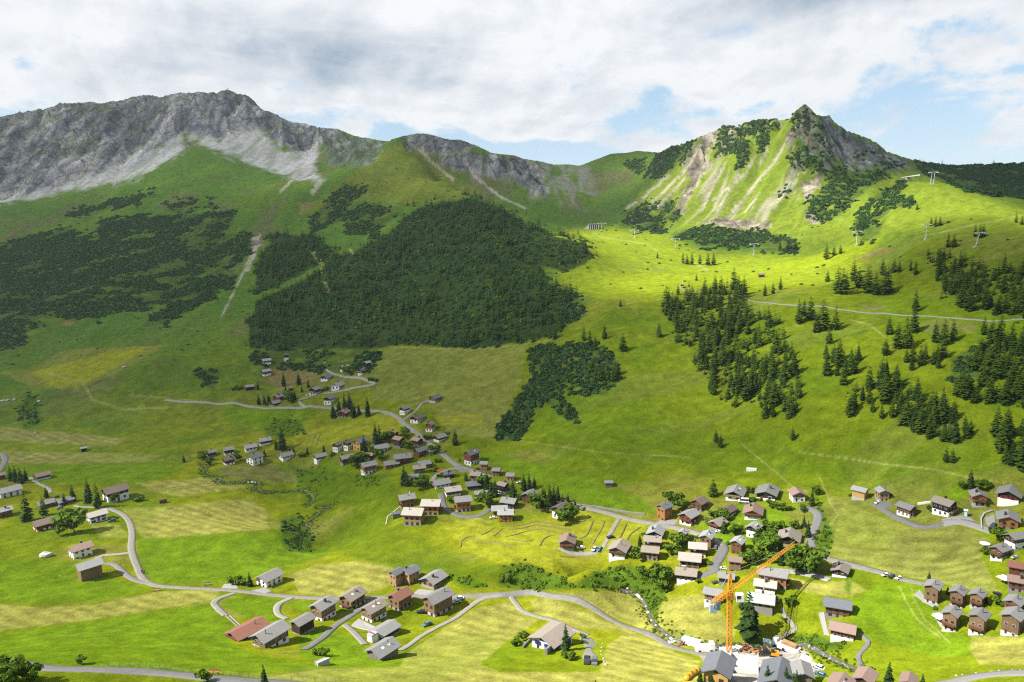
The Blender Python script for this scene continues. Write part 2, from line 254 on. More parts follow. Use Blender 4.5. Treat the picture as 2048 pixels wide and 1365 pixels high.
HAY = [[(880,1045),(960,1040),(1000,1062),(1060,1040),(1150,1020),(1225,1030),(1290,1045),(1290,1060),(1250,1080),(1215,1120),(1100,1135),(1000,1128),(930,1105)],[(600,860),(660,855),(720,840),(770,825),(830,850),(860,880),(790,880),(720,870),(640,895),(585,890)],[(865,830),(960,826),(965,850),(880,850)],[(62,745),(230,700),(300,695),(170,770),(110,775)]]
LUSH = [[(-200,930),(0,930),(320,926),(372,934),(330,955),(280,968),(100,968),(20,960),(-200,965)],[(-200,1118),(0,1120),(140,1125),(215,1150),(265,1168),(300,1180),(185,1205),(80,1208),(-200,1200)],[(-200,1290),(0,1268),(236,1235),(428,1204),(445,1225),(480,1250),(450,1270),(480,1300),(640,1335),(560,1345),(-200,1340)],[(475,1192),(575,1200),(560,1225),(580,1250),(500,1240),(440,1210)],
 [(275,1076),(560,1062),(655,1108),(570,1140),(450,1165),(300,1170),(282,1130)],[(460,812),(620,816),(640,822),(600,850),(540,862),(470,850),(440,830)],[(1700,1205),(1765,1160),(1845,1172),(1870,1230),(1885,1265),(1940,1278),(1940,1310),(1860,1312),(1780,1290),(1720,1270)],[(600,1245),(700,1270),(740,1300),(800,1335),(640,1335),(600,1310)],[(575,1205),(640,1200),(620,1225),(590,1225)],[(640,925),(720,925),(700,945),(650,948)],[(490,925),(560,930),(620,935),(520,945)],[(935,900),(1100,930),(1290,1000),(1320,1030),(1200,1020),(1060,960),(980,930)],[(1860,1000),(1925,960),(1940,990),(1900,1010)],[(910,1080),(970,1095),(1000,1125),(940,1110)],[(1480,1010),(1560,1020),(1600,1060),(1540,1090),(1440,1100),(1400,1050)]]
L_PATH = [([(1600,905),(1700,918),(1760,928),(1860,938),(1960,960),(2060,972)],1.6),([(1028,880),(1200,905),(1380,915)],.8),([(90,745),(165,765),(185,800),(250,820),(340,815)],2.2),([(1240,615),(1262,606),(1282,602)],.9),([(1262,612),(1275,628)],.9),([(1185,465),(1205,475),(1290,488),(1315,502)],1.2),([(1390,527),(1415,540)],2.5),([(1640,955),(1660,1005),(1675,1030),(1660,1050)],1.5),([(1485,890),(1600,985),(1640,975)],1.2),([(1860,470),(1960,448),(2048,430)],1.3),([(1700,640),(1740,650),(1770,675)],1.5),([(1800,1175),(1810,1200),(1835,1240),(1880,1275)],1.6),([(1822,1172),(1828,1200),(1850,1240),(1900,1285)],1.2),([(260,790),(420,804)],1.2),([(780,694),(860,697),(940,700),(1040,690),(1130,676)],1.0),([(1360,1140),(1350,1170),(1330,1195)],.8),([(655,580),(640,520),(620,500)],5),([(700,500),(712,512),(720,510)],3)]
LIT = [([(-300,1020),(250,1000),(540,985),(640,1060),(780,1010),(880,985),(1000,1000),(1100,1030),(1250,1030),(1320,985),(1500,965),(1650,985),(1690,1100),(1850,1145),(2250,1150),(2250,1500),(-300,1500)],1.0,30),
 ([(1060,480),(1200,452),(1330,465),(1400,500),(1600,512),(1760,475),(1720,560),(1520,590),(1400,565),(1330,600),(1200,592),(1130,572),(1195,530),(1198,510)],1.0,9),
 ([(1250,425),(1340,330),(1420,255),(1530,230),(1590,225),(1600,330),(1640,340),(1700,380),(1800,345),(1870,360),(2200,470),(1900,455),(1750,470),(1600,505),(1400,475),(1260,445)],.92,12),
 ([(905,378),(958,370),(990,402),(935,392)],.95,7),([(1240,590),(1340,590),(1500,590),(2200,590),(2200,960),(1700,960),(1500,900),(1400,960),(1100,945),(1060,830),(1200,700)],.5,40),([(1150,570),(1330,590),(1300,660),(1180,640)],.66,25),
 ([(1240,650),(1330,640),(1420,780),(1400,860),(1250,840)],.75,40),([(1170,330),(1330,305),(1345,335),(1230,410)],.5,16),([(690,345),(810,270),(890,360),(800,405),(700,400)],.5,16),([(680,840),(1000,840),(1110,1010),(780,1010)],.42,30),([(-300,870),(680,850),(680,1010),(-300,1010)],.40,40),([(-300,700),(480,690),(680,850),(-300,870)],.22,40),([(1500,580),(1700,570),(1700,860),(1560,860)],.72,40),([(1640,930),(2200,930),(2200,1160),(1690,1110)],.46,30),([(740,690),(1060,690),(1040,850),(860,850)],.34,30),([(560,400),(680,390),(560,480)],.25,30)]
LIT0 = .11
LIT += [([(-300,170),(700,170),(800,290),(640,400),(-300,430)],.46,30),([(-300,430),(640,400),(520,700),(-300,720)],.22,40),([(640,420),(950,390),(1190,500),(1140,650),(760,700),(500,700)],.34,30),([(820,270),(1200,320),(1240,430),(1050,430)],.30,20)]
# ------------------------------------------------------------------ terrain relief
U, V, _ = proj(np.stack([GX, GY, GZ], -1))
OK = vis_of(GZ)
def blur(a, k):
    for ax in (0, 1):
        for _ in range(2):
            c = np.cumsum(np.concatenate([np.repeat(a.take([0], ax), k+1, ax), a, np.repeat(a.take([-1], ax), k, ax)], ax), ax)
            n = a.shape[ax]
            a = (c.take(range(2*k+1, 2*k+1+n), ax)-c.take(range(0, n), ax))/(2*k+1)
    return a
rockm = np.zeros(U.shape)
for p in P_ROCK: rockm = np.maximum(rockm, mask(U, V, OK, p, 6))
lrm = np.zeros(U.shape)
for p in P_LROCK[:1]+P_PINE[:3]+P_PINE[7:8]: lrm = np.maximum(lrm, mask(U, V, OK, p, 4))
far = sm(RRr, 500, 1100)[:, None]
peakm = mask(U, V, np.ones_like(OK), [(1230,460),(1320,290),(1610,190),(1800,300),(1780,340),(1600,480)], 20)
rb = blur(rockm, 4)
rid = ridged(GX/95+.35*GY/95, GY/420, 4, 3)-.55
rid2 = ridged(GX/30, GY/90, 4, 11)-.5
GZ = GZ+rb*(rid*62+rid2*30+(ridged(GX/14, GY/34, 3, 13)-.5)*13)*far+blur(lrm, 3)*((ridged(GX/45+GY/90, GY/110, 4, 21)-.5)*40+(ridged(GX/13, GY/30, 3, 23)-.5)*26)
GZ = GZ+(1-rb)*far*((fbm(GX/150, GY/210, 4, 31)-.5)*26+(ridged(GX/70, GY/260, 3, 35)-.55)*9)*(1-.6*mask(U, V, OK, LIT[1][0], 8))
GZ = GZ+peakm*((ridged((GX*.8-GY*.6)/60, (GX*.6+GY*.8)/300, 3, 44)-.5)*20+(ridged((GX*.8-GY*.6)/22, (GX*.6+GY*.8)/90, 3, 46)-.5)*11)*(1-rb)
near = 1-far
GZ = GZ+near*((fbm(GX/38, GY/38, 3, 51)-.5)*2.6+(fbm(GX/9, GY/9, 3, 55)-.5)*.55)
GZ = GZ+near*mask(U, V, OK, [(-200,690),(440,690),(640,800),(640,900),(400,880),(-200,900)], 40)*((fbm(GX/55, GY/80, 3, 151)-.5)*13+(ridged(GX/38, GY/60, 2, 153)-.5)*3.5)
# crest line: the relief above is trued up to the surveyed crest
sk = np.array(SKY, float); sdir = rays(sk[:, 0], sk[:, 1]); sa_ = np.arctan2(sdir[:, 0], sdir[:, 1]); ss_ = sdir[:, 2]/np.hypot(sdir[:, 0], sdir[:, 1])
o_ = np.argsort(sa_); want = np.interp(AA, sa_[o_], ss_[o_])+((fbm(AA*420, AA*0+3, 3, 141)-.5)*.0028+(ridged(AA*900, AA*0, 2, 143)-.5)*.0010)*np.interp(AA, [-.3, -.2, -.05, .0, .2, .23, .45, .5], [1, .5, .6, .3, .3, 1.2, 1.2, .5])
for it in range(3):
    sl_ = np.where(RRr[:, None] > 1050, (GZ-CAMZ)/RRr[:, None], -9); i_ = np.argmax(sl_, 0); rr_ = RRr[i_]; dz = (want-sl_[i_, np.arange(NA)])*rr_
    dz = np.where((AA >= sa_.min()-.02) & (AA <= sa_.max()+.02), np.clip(dz, -60, 60), 0)
    GZ = GZ+dz[None]*np.exp(-((RRr[:, None]-rr_[None])/np.where(RRr[:, None] < rr_[None], 70, 160))**2)
GZ = GZ+far*mask(U, V, OK, P_FOREST[0], 25)*((ridged(GX/55+GY/160, GY/260, 3, 181)-.5)*20+(fbm(GX/60, GY/60, 2, 183)-.5)*14)
# gully of the brook
L_BROOK = [(403,928),(412,938),(405,946),(412,952),(433,955),(441,958),(435,966),(460,967),(515,966),(513,975),(505,981),(526,985),(548,985),(576,984),(606,981),(624,991),(627,1002),(614,1012)]
L_BROOK2 = [(634,1015),(660,1014),(662,1016),(634,1030),(612,1050),(624,1058),(604,1076),(600,1092)]
L_BROOK3 = [(1240,1182),(1265,1186),(1284,1200),(1296,1222),(1302,1240),(1318,1258),(1342,1276),(1376,1286),(1440,1293),(1500,1293),(1552,1288),(1600,1290),(1640,1305),(1672,1322),(1705,1336),(1730,1346)]
U, V, _ = proj(np.stack([GX, GY, GZ], -1)); OK = vis_of(GZ)
for ln in (L_BROOK, L_BROOK2, L_BROOK3):
    GZ = GZ-1.1*mask(U, V, OK, ln, 5, False, 4)
GF = np.stack([GX, GY, GZ], -1)
U, V, Wd = proj(GF); OK = vis_of(GZ)
def HT(x, y):
    """terrain height by bilinear lookup in the polar grid"""
    x = np.asarray(x, float); y = np.asarray(y, float)
    a = (np.arctan2(x, y)-A0)/(A1-A0)*(NA-1); r = np.hypot(x, y)
    j = np.clip(np.floor(a).astype(int), 0, NA-2); fa = np.clip(a-j, 0, 1)
    i = np.clip(np.searchsorted(RRr, r)-1, 0, NR-2); fr = np.clip((r-RRr[i])/(RRr[i+1]-RRr[i]), 0, 1)
    return (GZ[i, j]*(1-fa)+GZ[i, j+1]*fa)*(1-fr)+(GZ[i+1, j]*(1-fa)+GZ[i+1, j+1]*fa)*fr
SLP = (GZ-CAMZ)/RRr[:, None]
def hit(u, v):
    """terrain points seen at photo pixels"""
    d = rays(np.atleast_1d(u), np.atleast_1d(v)); out = []
    for q in d:
        a = (math.atan2(q[0], q[1])-A0)/(A1-A0)*(NA-1); j = int(min(max(a, 0), NA-2)); fa = a-j
        col_ = SLP[:, j]*(1-fa)+SLP[:, j+1]*fa; t = q[2]/math.hypot(q[0], q[1])
        w = np.nonzero(col_ >= t)[0]; i = w[0] if len(w) else int(np.argmax(col_))
        if i > 0:
            f = (t-col_[i-1])/(col_[i]-col_[i-1]+1e-12); r = RRr[i-1]+min(max(f, 0), 1)*(RRr[i]-RRr[i-1])
        else: r = RRr[0]
        h = math.hypot(q[0], q[1]); x, y = q[0]/h*r, q[1]/h*r
        out.append((x, y, float(HT(x, y))))
    return np.array(out)
def at(u, v): return hit([u], [v])[0]
# ------------------------------------------------------------------ terrain colour: what grows or lies where, with some sun and shade painted in
ws = fbm(GX/22, GY/22, 3, 61); wl = fbm(GX/160, GY/160, 3, 65); wm = fbm(GX/45, GY/45, 3, 67); wf = fbm(GX/6, GY/6, 2, 69)
def lerp(a, b, t): return a+(np.array(b)-a)*t[..., None]
C = np.zeros(GX.shape+(3,)); C[:] = (.125, .165, .006)
C = lerp(C, (.165, .185, .007), sm(wl, .45, .62)); C = lerp(C, (.085, .135, .006), sm(wm, .52, .72)*.7)
C = lerp(C, (.16, .15, .04), sm(fbm(GX/70, GY/30, 3, 71), .56, .72)*.5)
hi = far*(1-.4*near)
C = lerp(C, (.060, .130, .022), far*np.full(GX.shape, .8)); C = lerp(C, (.088, .148, .019), far*sm(wl, .5, .62)*.8)  # far alpine grass, its tone cooled to carry some of the cloud shade
C = lerp(C, (.115, .10, .055), far*sm(fbm(GX/60, GY/140, 4, 73), .58, .72)*.55*(1-mask(U, V, OK, LIT[1][0], 8)))
def paint(lst, colr, feather, wob=2.0, k=1.0):
    global C
    for p in lst: C = lerp(C, colr, mask(U, V, OK, p, feather, wob=wob, ws=ws)*k)
C = lerp(C, (.185, .235, .010), mask(U, V, OK, [(1060,470),(1200,452),(1330,465),(1400,500),(1600,512),(1760,475),(1720,560),(1520,590),(1400,575),(1330,610),(1200,600),(1130,572)], 12, wob=6, ws=ws)*(.55+.45*wm))  # plateau sun patch: sunlight painted in as brighter, yellower grass
paint([LIT[2][0]], (.155, .205, .018), 10, 6, .8)  # grass lightened inside the peak's sun patch, painting in its sunlight
paint(OLIVE, (.150, .170, .030), 3, 3); paint(LUSH, (.106, .172, .007), 3, 3); paint(MOWN, (.215, .215, .045), 2, 3); paint(MOWN[6:7], (.150, .165, .034), 3, 4); paint(MOWN[9:11], (.180, .185, .050), 3, 4); paint(BROWN[:1]+BROWN[2:], (.170, .145, .050), 4, 6); paint(BROWN[1:2], (.135, .140, .036), 8, 8); paint(HAY, (.20, .215, .014), 3, 3)
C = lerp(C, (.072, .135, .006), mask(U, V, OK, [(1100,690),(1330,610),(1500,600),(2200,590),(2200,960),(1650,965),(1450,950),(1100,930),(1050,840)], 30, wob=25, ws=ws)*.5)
paint([[(770,300),(808,280),(850,310),(960,385),(900,405),(800,410),(720,400),(640,430),(600,430),(660,385),(720,335)]], (.125, .150, .020), 5, 5, .8)
# swathe stripes in the mown fields
mw = np.zeros(U.shape)
for p in MOWN: mw = np.maximum(mw, mask(U, V, OK, p, 3))
C = C*(1+(mw*.16*(np.sin((GX*.55+GY*.83)/1.1+5*wm)*.8+(fbm(GX/4, GY/14, 3, 77)-.5)*1.8))[..., None])
C = lerp(C, (.17, .20, .03), mw*sm(wm, .58, .7)*.7)
for p in P_BANK: C = lerp(C, (.065, .115, .010), mask(U, V, OK, p, 5, wob=6, ws=ws))
C = lerp(C, (.24, .23, .21), mask(U, V, OK, P_PINE[0], 4, wob=8, ws=ws)*sm(ridged(GX/24, GY/40, 3, 191), .5, .68)*.6); RK2 = mask(U, V, OK, P_PINE[0], 4)*sm(ridged(GX/24, GY/40, 3, 191), .5, .68)
for p in P_PINE[1:]: C = lerp(C, (.050, .080, .018), mask(U, V, OK, p, 4, wob=6, ws=ws)*sm(ws, .25, .45)*.8)
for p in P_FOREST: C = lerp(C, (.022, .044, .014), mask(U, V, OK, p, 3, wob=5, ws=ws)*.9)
rk = np.zeros(U.shape)
for p in P_ROCK[:4]: rk = np.maximum(rk, mask(U, V, OK, p, 5, wob=10, ws=ws))
rk = np.maximum(rk, .65*mask(U, V, OK, P_ROCK[4], 5, wob=12, ws=ws))
rcol = lerp(lerp(np.zeros(C.shape)+(.20, .207, .230), (.105, .112, .130), sm(ridged(GX/26, GY/120, 4, 81), .42, .75)), (.27, .27, .28), sm(fbm(GX/34, GY/150, 4, 83), .52, .70))
rcol = lerp(rcol, (.10, .12, .045), sm(fbm(GX/60, GY/90, 4, 85), .56, .68)*.4)
C = C+(rcol-C)*rk[..., None]
C = lerp(C, (.30, .275, .21), mask(U, V, OK, [(1300,430),(1350,330),(1440,260),(1590,240),(1620,300),(1600,420),(1540,460),(1400,450)], 10)*sm(ridged((GX*.8-GY*.6)/24, (GX*.6+GY*.8)/260, 4, 171), .62, .82)*sm(fbm(GX/80, GY/80, 2, 173), .38, .58)*.8)
C = lerp(C, (.20, .195, .18), mask(U, V, OK, [(840,300),(1180,335),(1200,420),(1060,400),(950,360)], 12)*sm(ridged(GX/30, GY/110, 4, 175), .55, .8)*.7)
sc = np.zeros(U.shape)
for p in P_SCREE: sc = np.maximum(sc, mask(U, V, OK, p, 7, wob=12, ws=ws))
C = lerp(C, (.34, .34, .35), sc*(.55+.45*sm(fbm(GX/12, GY/110, 3, 87), .35, .6)))
lr = np.zeros(U.shape)
for p in P_LROCK: lr = np.maximum(lr, mask(U, V, OK, p, 3, wob=9, ws=fbm(GX/14, GY/14, 3, 91)))
C = lerp(C, (.34, .295, .24), lr*(.6+.4*sm(ridged(GX/14, GY/30, 3, 93), .4, .7)))
C = lerp(C, (.13, .115, .09), lr*sm(ridged(GX/22+GY/60, GY/45, 3, 161), .55, .75)*.8)
for ln, w in L_SCREE: C = lerp(C, (.34, .31, .25), mask(U, V, OK, ln, 1.5, False, w, 2.5, fbm(GX/12, GY/12, 3, 95))*.85)
for ln, w in L_PATH: C = lerp(C, (.24, .25, .07), mask(U, V, OK, ln, 1.2, False, w, .5, ws)*.7)
for ln in (L_BROOK, L_BROOK2, L_BROOK3): C = lerp(C, (.060, .095, .012), mask(U, V, OK, ln, 3, False, 3.5, 3, ws)*.8)
# grey building site
SITE = [(1405,1290),(1480,1288),(1560,1290),(1610,1300),(1635,1340),(1600,1380),(1500,1400),(1440,1380),(1400,1310)]
C = lerp(C, (.25, .235, .215), mask(U, V, OK, SITE, 4, wob=6, ws=ws))
C = C*(.78+.44*wf)[..., None]*(.88+.24*fbm(GX/2.2, GY/2.2, 2, 131))[..., None]
paint([[(640,1103),(760,1118),(900,1128),(990,1172),(930,1180),(880,1148),(780,1128),(700,1112)], [(640,935),(780,955),(800,985),(720,1010),(650,1000),(610,1010),(600,975)]], (.072, .125, .006), 6, 6, .75)
paint([[(690,1035),(820,1062),(900,1098),(985,1135),(1000,1170),(900,1142),(780,1125),(680,1108),(655,1085)]], (.082, .125, .006), 12, 10, .7)
RKM = np.clip(np.maximum(np.maximum(rk, lr), RK2)*(1-.75*sc), 0, 1)
C = np.clip(C, .003, .9)
def add_mesh(name, verts, faces, mat, parent=None, smooth=False, mi=None):
    me = bpy.data.meshes.new(name)
    if isinstance(faces, np.ndarray):
        nv, nf, k = len(verts), len(faces), faces.shape[1]
        me.vertices.add(nv); me.vertices.foreach_set('co', np.ascontiguousarray(verts, np.float32).ravel())
        me.loops.add(nf*k); me.loops.foreach_set('vertex_index', np.ascontiguousarray(faces, np.int32).ravel())
        me.polygons.add(nf); me.polygons.foreach_set('loop_start', np.arange(0, nf*k, k, dtype=np.int32))
        me.update(calc_edges=True)
    else: me.from_pydata([tuple(map(float, v)) for v in verts], [], faces)
    for m_ in (mat if isinstance(mat, (list, tuple)) else [mat]): me.materials.append(m_)
    if mi is not None: me.polygons.foreach_set('material_index', np.asarray(mi, np.int32))
    if smooth: me.polygons.foreach_set('use_smooth', np.ones(len(me.polygons), bool))
    o = bpy.data.objects.new(name, me); COL.objects.link(o)
    if parent is not None: o.parent = parent
    return o
def tag(o, label=None, cat=None, group=None, kind=None):
    if label: o['label'] = label
    if cat: o['category'] = cat
    if group: o['group'] = group
    if kind: o['kind'] = kind
    return o
def setcol(o, c):
    a = o.data.color_attributes.new('tint', 'FLOAT_COLOR', 'POINT')
    a.data.foreach_set('color', np.c_[np.asarray(c).reshape(-1, 3), np.ones(len(o.data.vertices))].astype(np.float32).ravel())
def new_mat(name):
    m_ = bpy.data.materials.new(name); m_.use_nodes = True; t = NT(m_.node_tree); t.n.clear()
    out = t.node('ShaderNodeOutputMaterial'); return m_, t, out
M = {}
m_, t, out = new_mat('meadow_and_rock')
c = t.node('ShaderNodeAttribute', attribute_name='tint').outputs[0]
po = t.node('ShaderNodeTexCoord').outputs['Object']
na = t.noise(po, .9, 5, .65); nb = t.noise(po, .16, 4, .6); nc = t.noise(po, 3.2, 3, .6)
f = t.m('ADD', t.m('ADD', t.m('MULTIPLY', na, .8), t.m('MULTIPLY', nb, .6)), t.m('MULTIPLY', nc, .5))
f = t.node('ShaderNodeMapRange', ins={0: f, 1: .62, 2: 1.28, 3: .45, 4: 1.55}).outputs[0]
vv = t.node('ShaderNodeCombineXYZ', ins={0: f, 1: f, 2: f}).outputs[0]
cc = t.mix(1.0, c, vv, 'MULTIPLY')
rm = t.node('ShaderNodeAttribute', attribute_name='rock').outputs['Fac']
ps = t.node('ShaderNodeMapping', ins={0: po, 3: (1, .35, .6)}).outputs[0]
ra = t.noise(ps, .045, 8, .68, .6); rbn = t.noise(ps, .17, 6, .7, .4)
crk = t.node('ShaderNodeTexVoronoi', feature='DISTANCE_TO_EDGE', ins={'Vector': t.node('ShaderNodeVectorMath', operation='ADD', ins={0: ps, 1: t.node('ShaderNodeTexNoise', ins={'Vector': po, 'Scale': .05, 'Detail': 4}).outputs[1]}).outputs[0], 'Scale': .035}).outputs[0]
rv = t.m('MULTIPLY', t.node('ShaderNodeMapRange', ins={0: t.m('ADD', ra, t.m('MULTIPLY', rbn, .7)), 1: .6, 2: 1.1, 3: .45, 4: 1.5}).outputs[0], t.node('ShaderNodeMapRange', ins={0: crk, 1: 0.0, 2: .10, 3: .55, 4: 1.05}).outputs[0])
rv = t.m('ADD', t.m('MULTIPLY', rv, rm), t.m('SUBTRACT', 1.0, rm))
cc = t.mix(1.0, cc, t.node('ShaderNodeCombineXYZ', ins={0: rv, 1: rv, 2: rv}).outputs[0], 'MULTIPLY')
bh = t.m('ADD', t.m('ADD', t.m('MULTIPLY', na, .7), t.m('MULTIPLY', nb, 2.2)), t.m('MULTIPLY', t.m('ADD', t.m('MULTIPLY', ra, 28.0), t.m('MULTIPLY', rbn, 9.0)), rm))
bmp = t.node('ShaderNodeBump', ins={'Strength': .55, 'Distance': .7, 'Height': bh}).outputs[0]
bs = t.node('ShaderNodeBsdfDiffuse', ins={0: cc, 1: 1.0, 'Normal': bmp})
t.l.new(bs.outputs[0], out.inputs[0]); M['ground'] = m_
idx = np.arange(NR*NA).reshape(NR, NA)
fc = np.stack([idx[:-1, :-1], idx[:-1, 1:], idx[1:, 1:], idx[1:, :-1]], -1).reshape(-1, 4)[:, ::-1]
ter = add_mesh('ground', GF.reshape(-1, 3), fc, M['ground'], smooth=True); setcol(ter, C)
at_ = ter.data.attributes.new('rock', 'FLOAT', 'POINT'); at_.data.foreach_set('value', RKM.astype(np.float32).ravel())
tag(ter, kind='structure')
# ------------------------------------------------------------------ unseen high cloud layer: gaps shaped to let sun onto parts of the valley
L = np.full(U.shape, LIT0)
for p, v_, fe in LIT:
    k = mask(U, V, OK, p, fe, wob=fe*.8, ws=fbm(GX/70, GY/70, 3, 99))
    L = np.maximum(L, LIT0+(v_-LIT0)*k)
ZC = 1500.0+CAMZ; CS = 22.0
q = OK & (RRr[:, None] > 130)
tt = (ZC-GZ[q])/sd[2]; px = GX[q]+sd[0]*tt; py = GY[q]+sd[1]*tt
x0, y0 = px.min()-500, py.min()-400; nx, ny = int((px.max()+500-x0)/CS), int((py.max()+400-y0)/CS)
ix = ((px-x0)/CS).astype(int); iy = ((py-y0)/CS).astype(int)
wt = (RRr[:, None]+0*GX)[q]**2
num = np.bincount(iy*nx+ix, wt*L[q], nx*ny).reshape(ny, nx); den = np.bincount(iy*nx+ix, wt, nx*ny).reshape(ny, nx)
n0, d0 = num.copy(), den.copy()
lv = np.where(d0 > 0, n0/np.maximum(d0, 1e-9), 0)
kn = (d0 > 0)*1.0
for k in (1, 2, 4, 8, 16):                       # fill what no seen ground lies under
    a_, b_ = blur(lv*kn, k), blur(kn, k); fl = np.where(b_ > 1e-6, a_/np.maximum(b_, 1e-9), .2)
    lv = np.where(kn > 0, lv, fl); kn = np.maximum(kn, (b_ > 1e-6)*1.0)
lv = np.where(kn > 0, lv, .25)
lv = blur(lv, 1)
gx_, gy_ = np.meshgrid(x0+CS*(np.arange(nx)+.5), y0+CS*(np.arange(ny)+.5))
lv = np.clip(lv+(fbm(gx_/120, gy_/120, 4, 103)-.5)*.25*sm(lv, .15, .4)*(1-sm(lv, .85, 1)), 0, 1)
ed = sm(np.minimum(np.minimum(gx_-x0, x0+nx*CS-gx_), np.minimum(gy_-y0, y0+ny*CS-gy_)), 0, 350)
op = (1-lv)*ed
keep = op > .03
ids = np.full((ny, nx), -1); 
cell = keep[:-1, :-1] | keep[1:, :-1] | keep[:-1, 1:] | keep[1:, 1:]
used = np.zeros((ny, nx), bool); used[:-1, :-1] |= cell; used[1:, :-1] |= cell; used[:-1, 1:] |= cell; used[1:, 1:] |= cell
ids[used] = np.arange(used.sum()); n_ = int(used.sum())
th = 90*op[used]+6*(fbm(gx_[used]/60, gy_[used]/60, 3, 107))+.5
bx_ = np.stack([gx_[used], gy_[used], ZC-th*.35], -1); tx_ = np.stack([gx_[used], gy_[used], ZC+th], -1)
jj, ii = np.nonzero(cell)
qd = np.stack([ids[jj, ii], ids[jj, ii+1], ids[jj+1, ii+1], ids[jj+1, ii]], -1)
m_, t, out = new_mat('cloud')
a = t.node('ShaderNodeAttribute', attribute_name='tint').outputs[0]
a = t.node('ShaderNodeSeparateColor', ins={0: a}).outputs[0]
df = t.node('ShaderNodeBsdfDiffuse', ins={0: (.9, .9, .9, 1)}); tr = t.node('ShaderNodeBsdfTranslucent', ins={0: (.9, .9, .9, 1)})
mm = t.node('ShaderNodeMixShader', ins={0: .6, 1: df.outputs[0], 2: tr.outputs[0]})
tp = t.node('ShaderNodeBsdfTransparent')
mx = t.node('ShaderNodeMixShader', ins={0: a, 1: tp.outputs[0], 2: mm.outputs[0]})
t.l.new(mx.outputs[0], out.inputs[0]); M['cloud'] = m_
cl = add_mesh('cloud', np.concatenate([bx_, tx_]), np.concatenate([qd[:, ::-1], qd+n_]), M['cloud'], smooth=True)
al = 1-np.sqrt(np.clip(1-op[used], 0, 1)); setcol(cl, np.repeat(np.r_[al, al][:, None], 3, 1))
tag(cl, kind='structure')
# ------------------------------------------------------------------ materials of built things
def surf(name, base, dark=None, scale=(2, 2, .25), k=.5, rough=.85, spec=.2, fine=6.0):
    m_, t, out = new_mat(name)
    po = t.node('ShaderNodeTexCoord').outputs['Object']
    mp = t.node('ShaderNodeMapping', ins={0: po, 3: scale}).outputs[0]
    ri = t.node('ShaderNodeObjectInfo').outputs['Random']
    a = t.noise(mp, 2.2, 4, .6); b = t.noise(po, .5, 3, .6); f_ = t.noise(po, fine, 2, .5)
    dark = dark or tuple(x*.55 for x in base)
    s_ = t.m('ADD', t.m('ADD', t.m('MULTIPLY', a, 1.1), t.m('MULTIPLY', b, .7)), t.m('MULTIPLY', f_, .3))
    s_ = t.ramp(s_, .62, 1.42)
    c_ = t.mix(t.m('MULTIPLY', t.m('SUBTRACT', 1.0, s_), k), tuple(base)+(1,), tuple(dark)+(1,))
    v_ = t.node('ShaderNodeMapRange', ins={0: ri, 3: .86, 4: 1.14}).outputs[0]
    c_ = t.mix(1.0, c_, t.node('ShaderNodeCombineXYZ', ins={0: v_, 1: v_, 2: v_}).outputs[0], 'MULTIPLY')
    b_ = t.node('ShaderNodeBsdfPrincipled', ins={'Base Color': c_, 'Roughness': rough, 'Specular IOR Level': spec})
    t.l.new(b_.outputs[0], out.inputs[0]); M[name] = m_
for n_, c_ in dict(SL=(.125,.135,.155), GR=(.20,.20,.20), LG=(.26,.265,.27), CR=(.33,.305,.275), BR=(.150,.115,.100), RD=(.185,.085,.062), PK=(.235,.165,.140), GN=(.30,.38,.32), WE=(.235,.205,.175)).items():
    surf('roof_'+n_, c_, None, (1, 6, 1), .45, .8, .25)
for n_, c_ in dict(OR=(.36,.165,.055), BN=(.155,.070,.035), DK=(.060,.034,.024), BK=(.022,.020,.020), TA=(.36,.225,.115), GW=(.20,.165,.125), RB=(.165,.060,.035), YE=(.50,.31,.10), WD=(.205,.132,.075)).items():
    surf('wood_'+n_, c_, None, (.95, .95, .09), .85)
surf('wall_W', (.74, .73, .70), (.5, .5, .48), (1, 1, .3), .3); surf('wall_S', (.27, .26, .245), None, (2, 2, 2), .6); surf('wall_C', (.42, .42, .41), None, (1, 1, .6), .35)
surf('asphalt', (.155, .155, .16), (.115, .115, .115), (.2, .2, .2), .6, .95, .1, 2.0); surf('gravel', (.235, .228, .21), (.13, .13, .09), (.3, .3, .3), .6, .95, .1, 3.0); surf('paving', (.27, .265, .26), None, (.5, .5, .5), .3)
surf('steel', (.42, .46, .46), None, (1, 1, 1), .3, .5, .5); surf('orange_paint', (.66, .30, .012), (.42, .16, .01), (1, 1, 1), .5, .5, .5); surf('white_paint', (.80, .80, .80), (.6, .6, .6), (1, 1, 1), .2, .5, .5)
surf('rubber', (.02, .02, .02), None, (1, 1, 1), .2); surf('rock', (.46, .45, .43), (.22, .21, .20), (1, 1, 1), .8, .95, .1, 2); surf('hay', (.17, .15, .055), None, (1, 1, 1), .7); surf('bark', (.10, .075, .05), None, (2, 2, .3), .7)
surf('cloth_red', (.5, .03, .03)); surf('plastic_teal', (.02, .25, .27)); surf('box_blue', (.30, .42, .50)); surf('skin', (.5, .3, .2)); surf('shutter_red', (.32, .03, .03)); surf('shutter_blue', (.02, .07, .35)); surf('hair', (.03, .02, .015)); surf('denim', (.05, .07, .14)); surf('jacket', (.16, .04, .06)); surf('canvas', (.78, .78, .76), (.6, .6, .6), (1, 1, 1), .2)
m_, t, out = new_mat('glass'); b_ = t.node('ShaderNodeBsdfPrincipled', ins={'Base Color': (.025, .03, .035, 1), 'Roughness': .12, 'Specular IOR Level': .6}); t.l.new(b_.outputs[0], out.inputs[0]); M['glass'] = m_
m_, t, out = new_mat('water'); po = t.node('ShaderNodeTexCoord').outputs['Object']
fo = t.ramp(t.noise(po, .6, 5, .7), .56, .72)
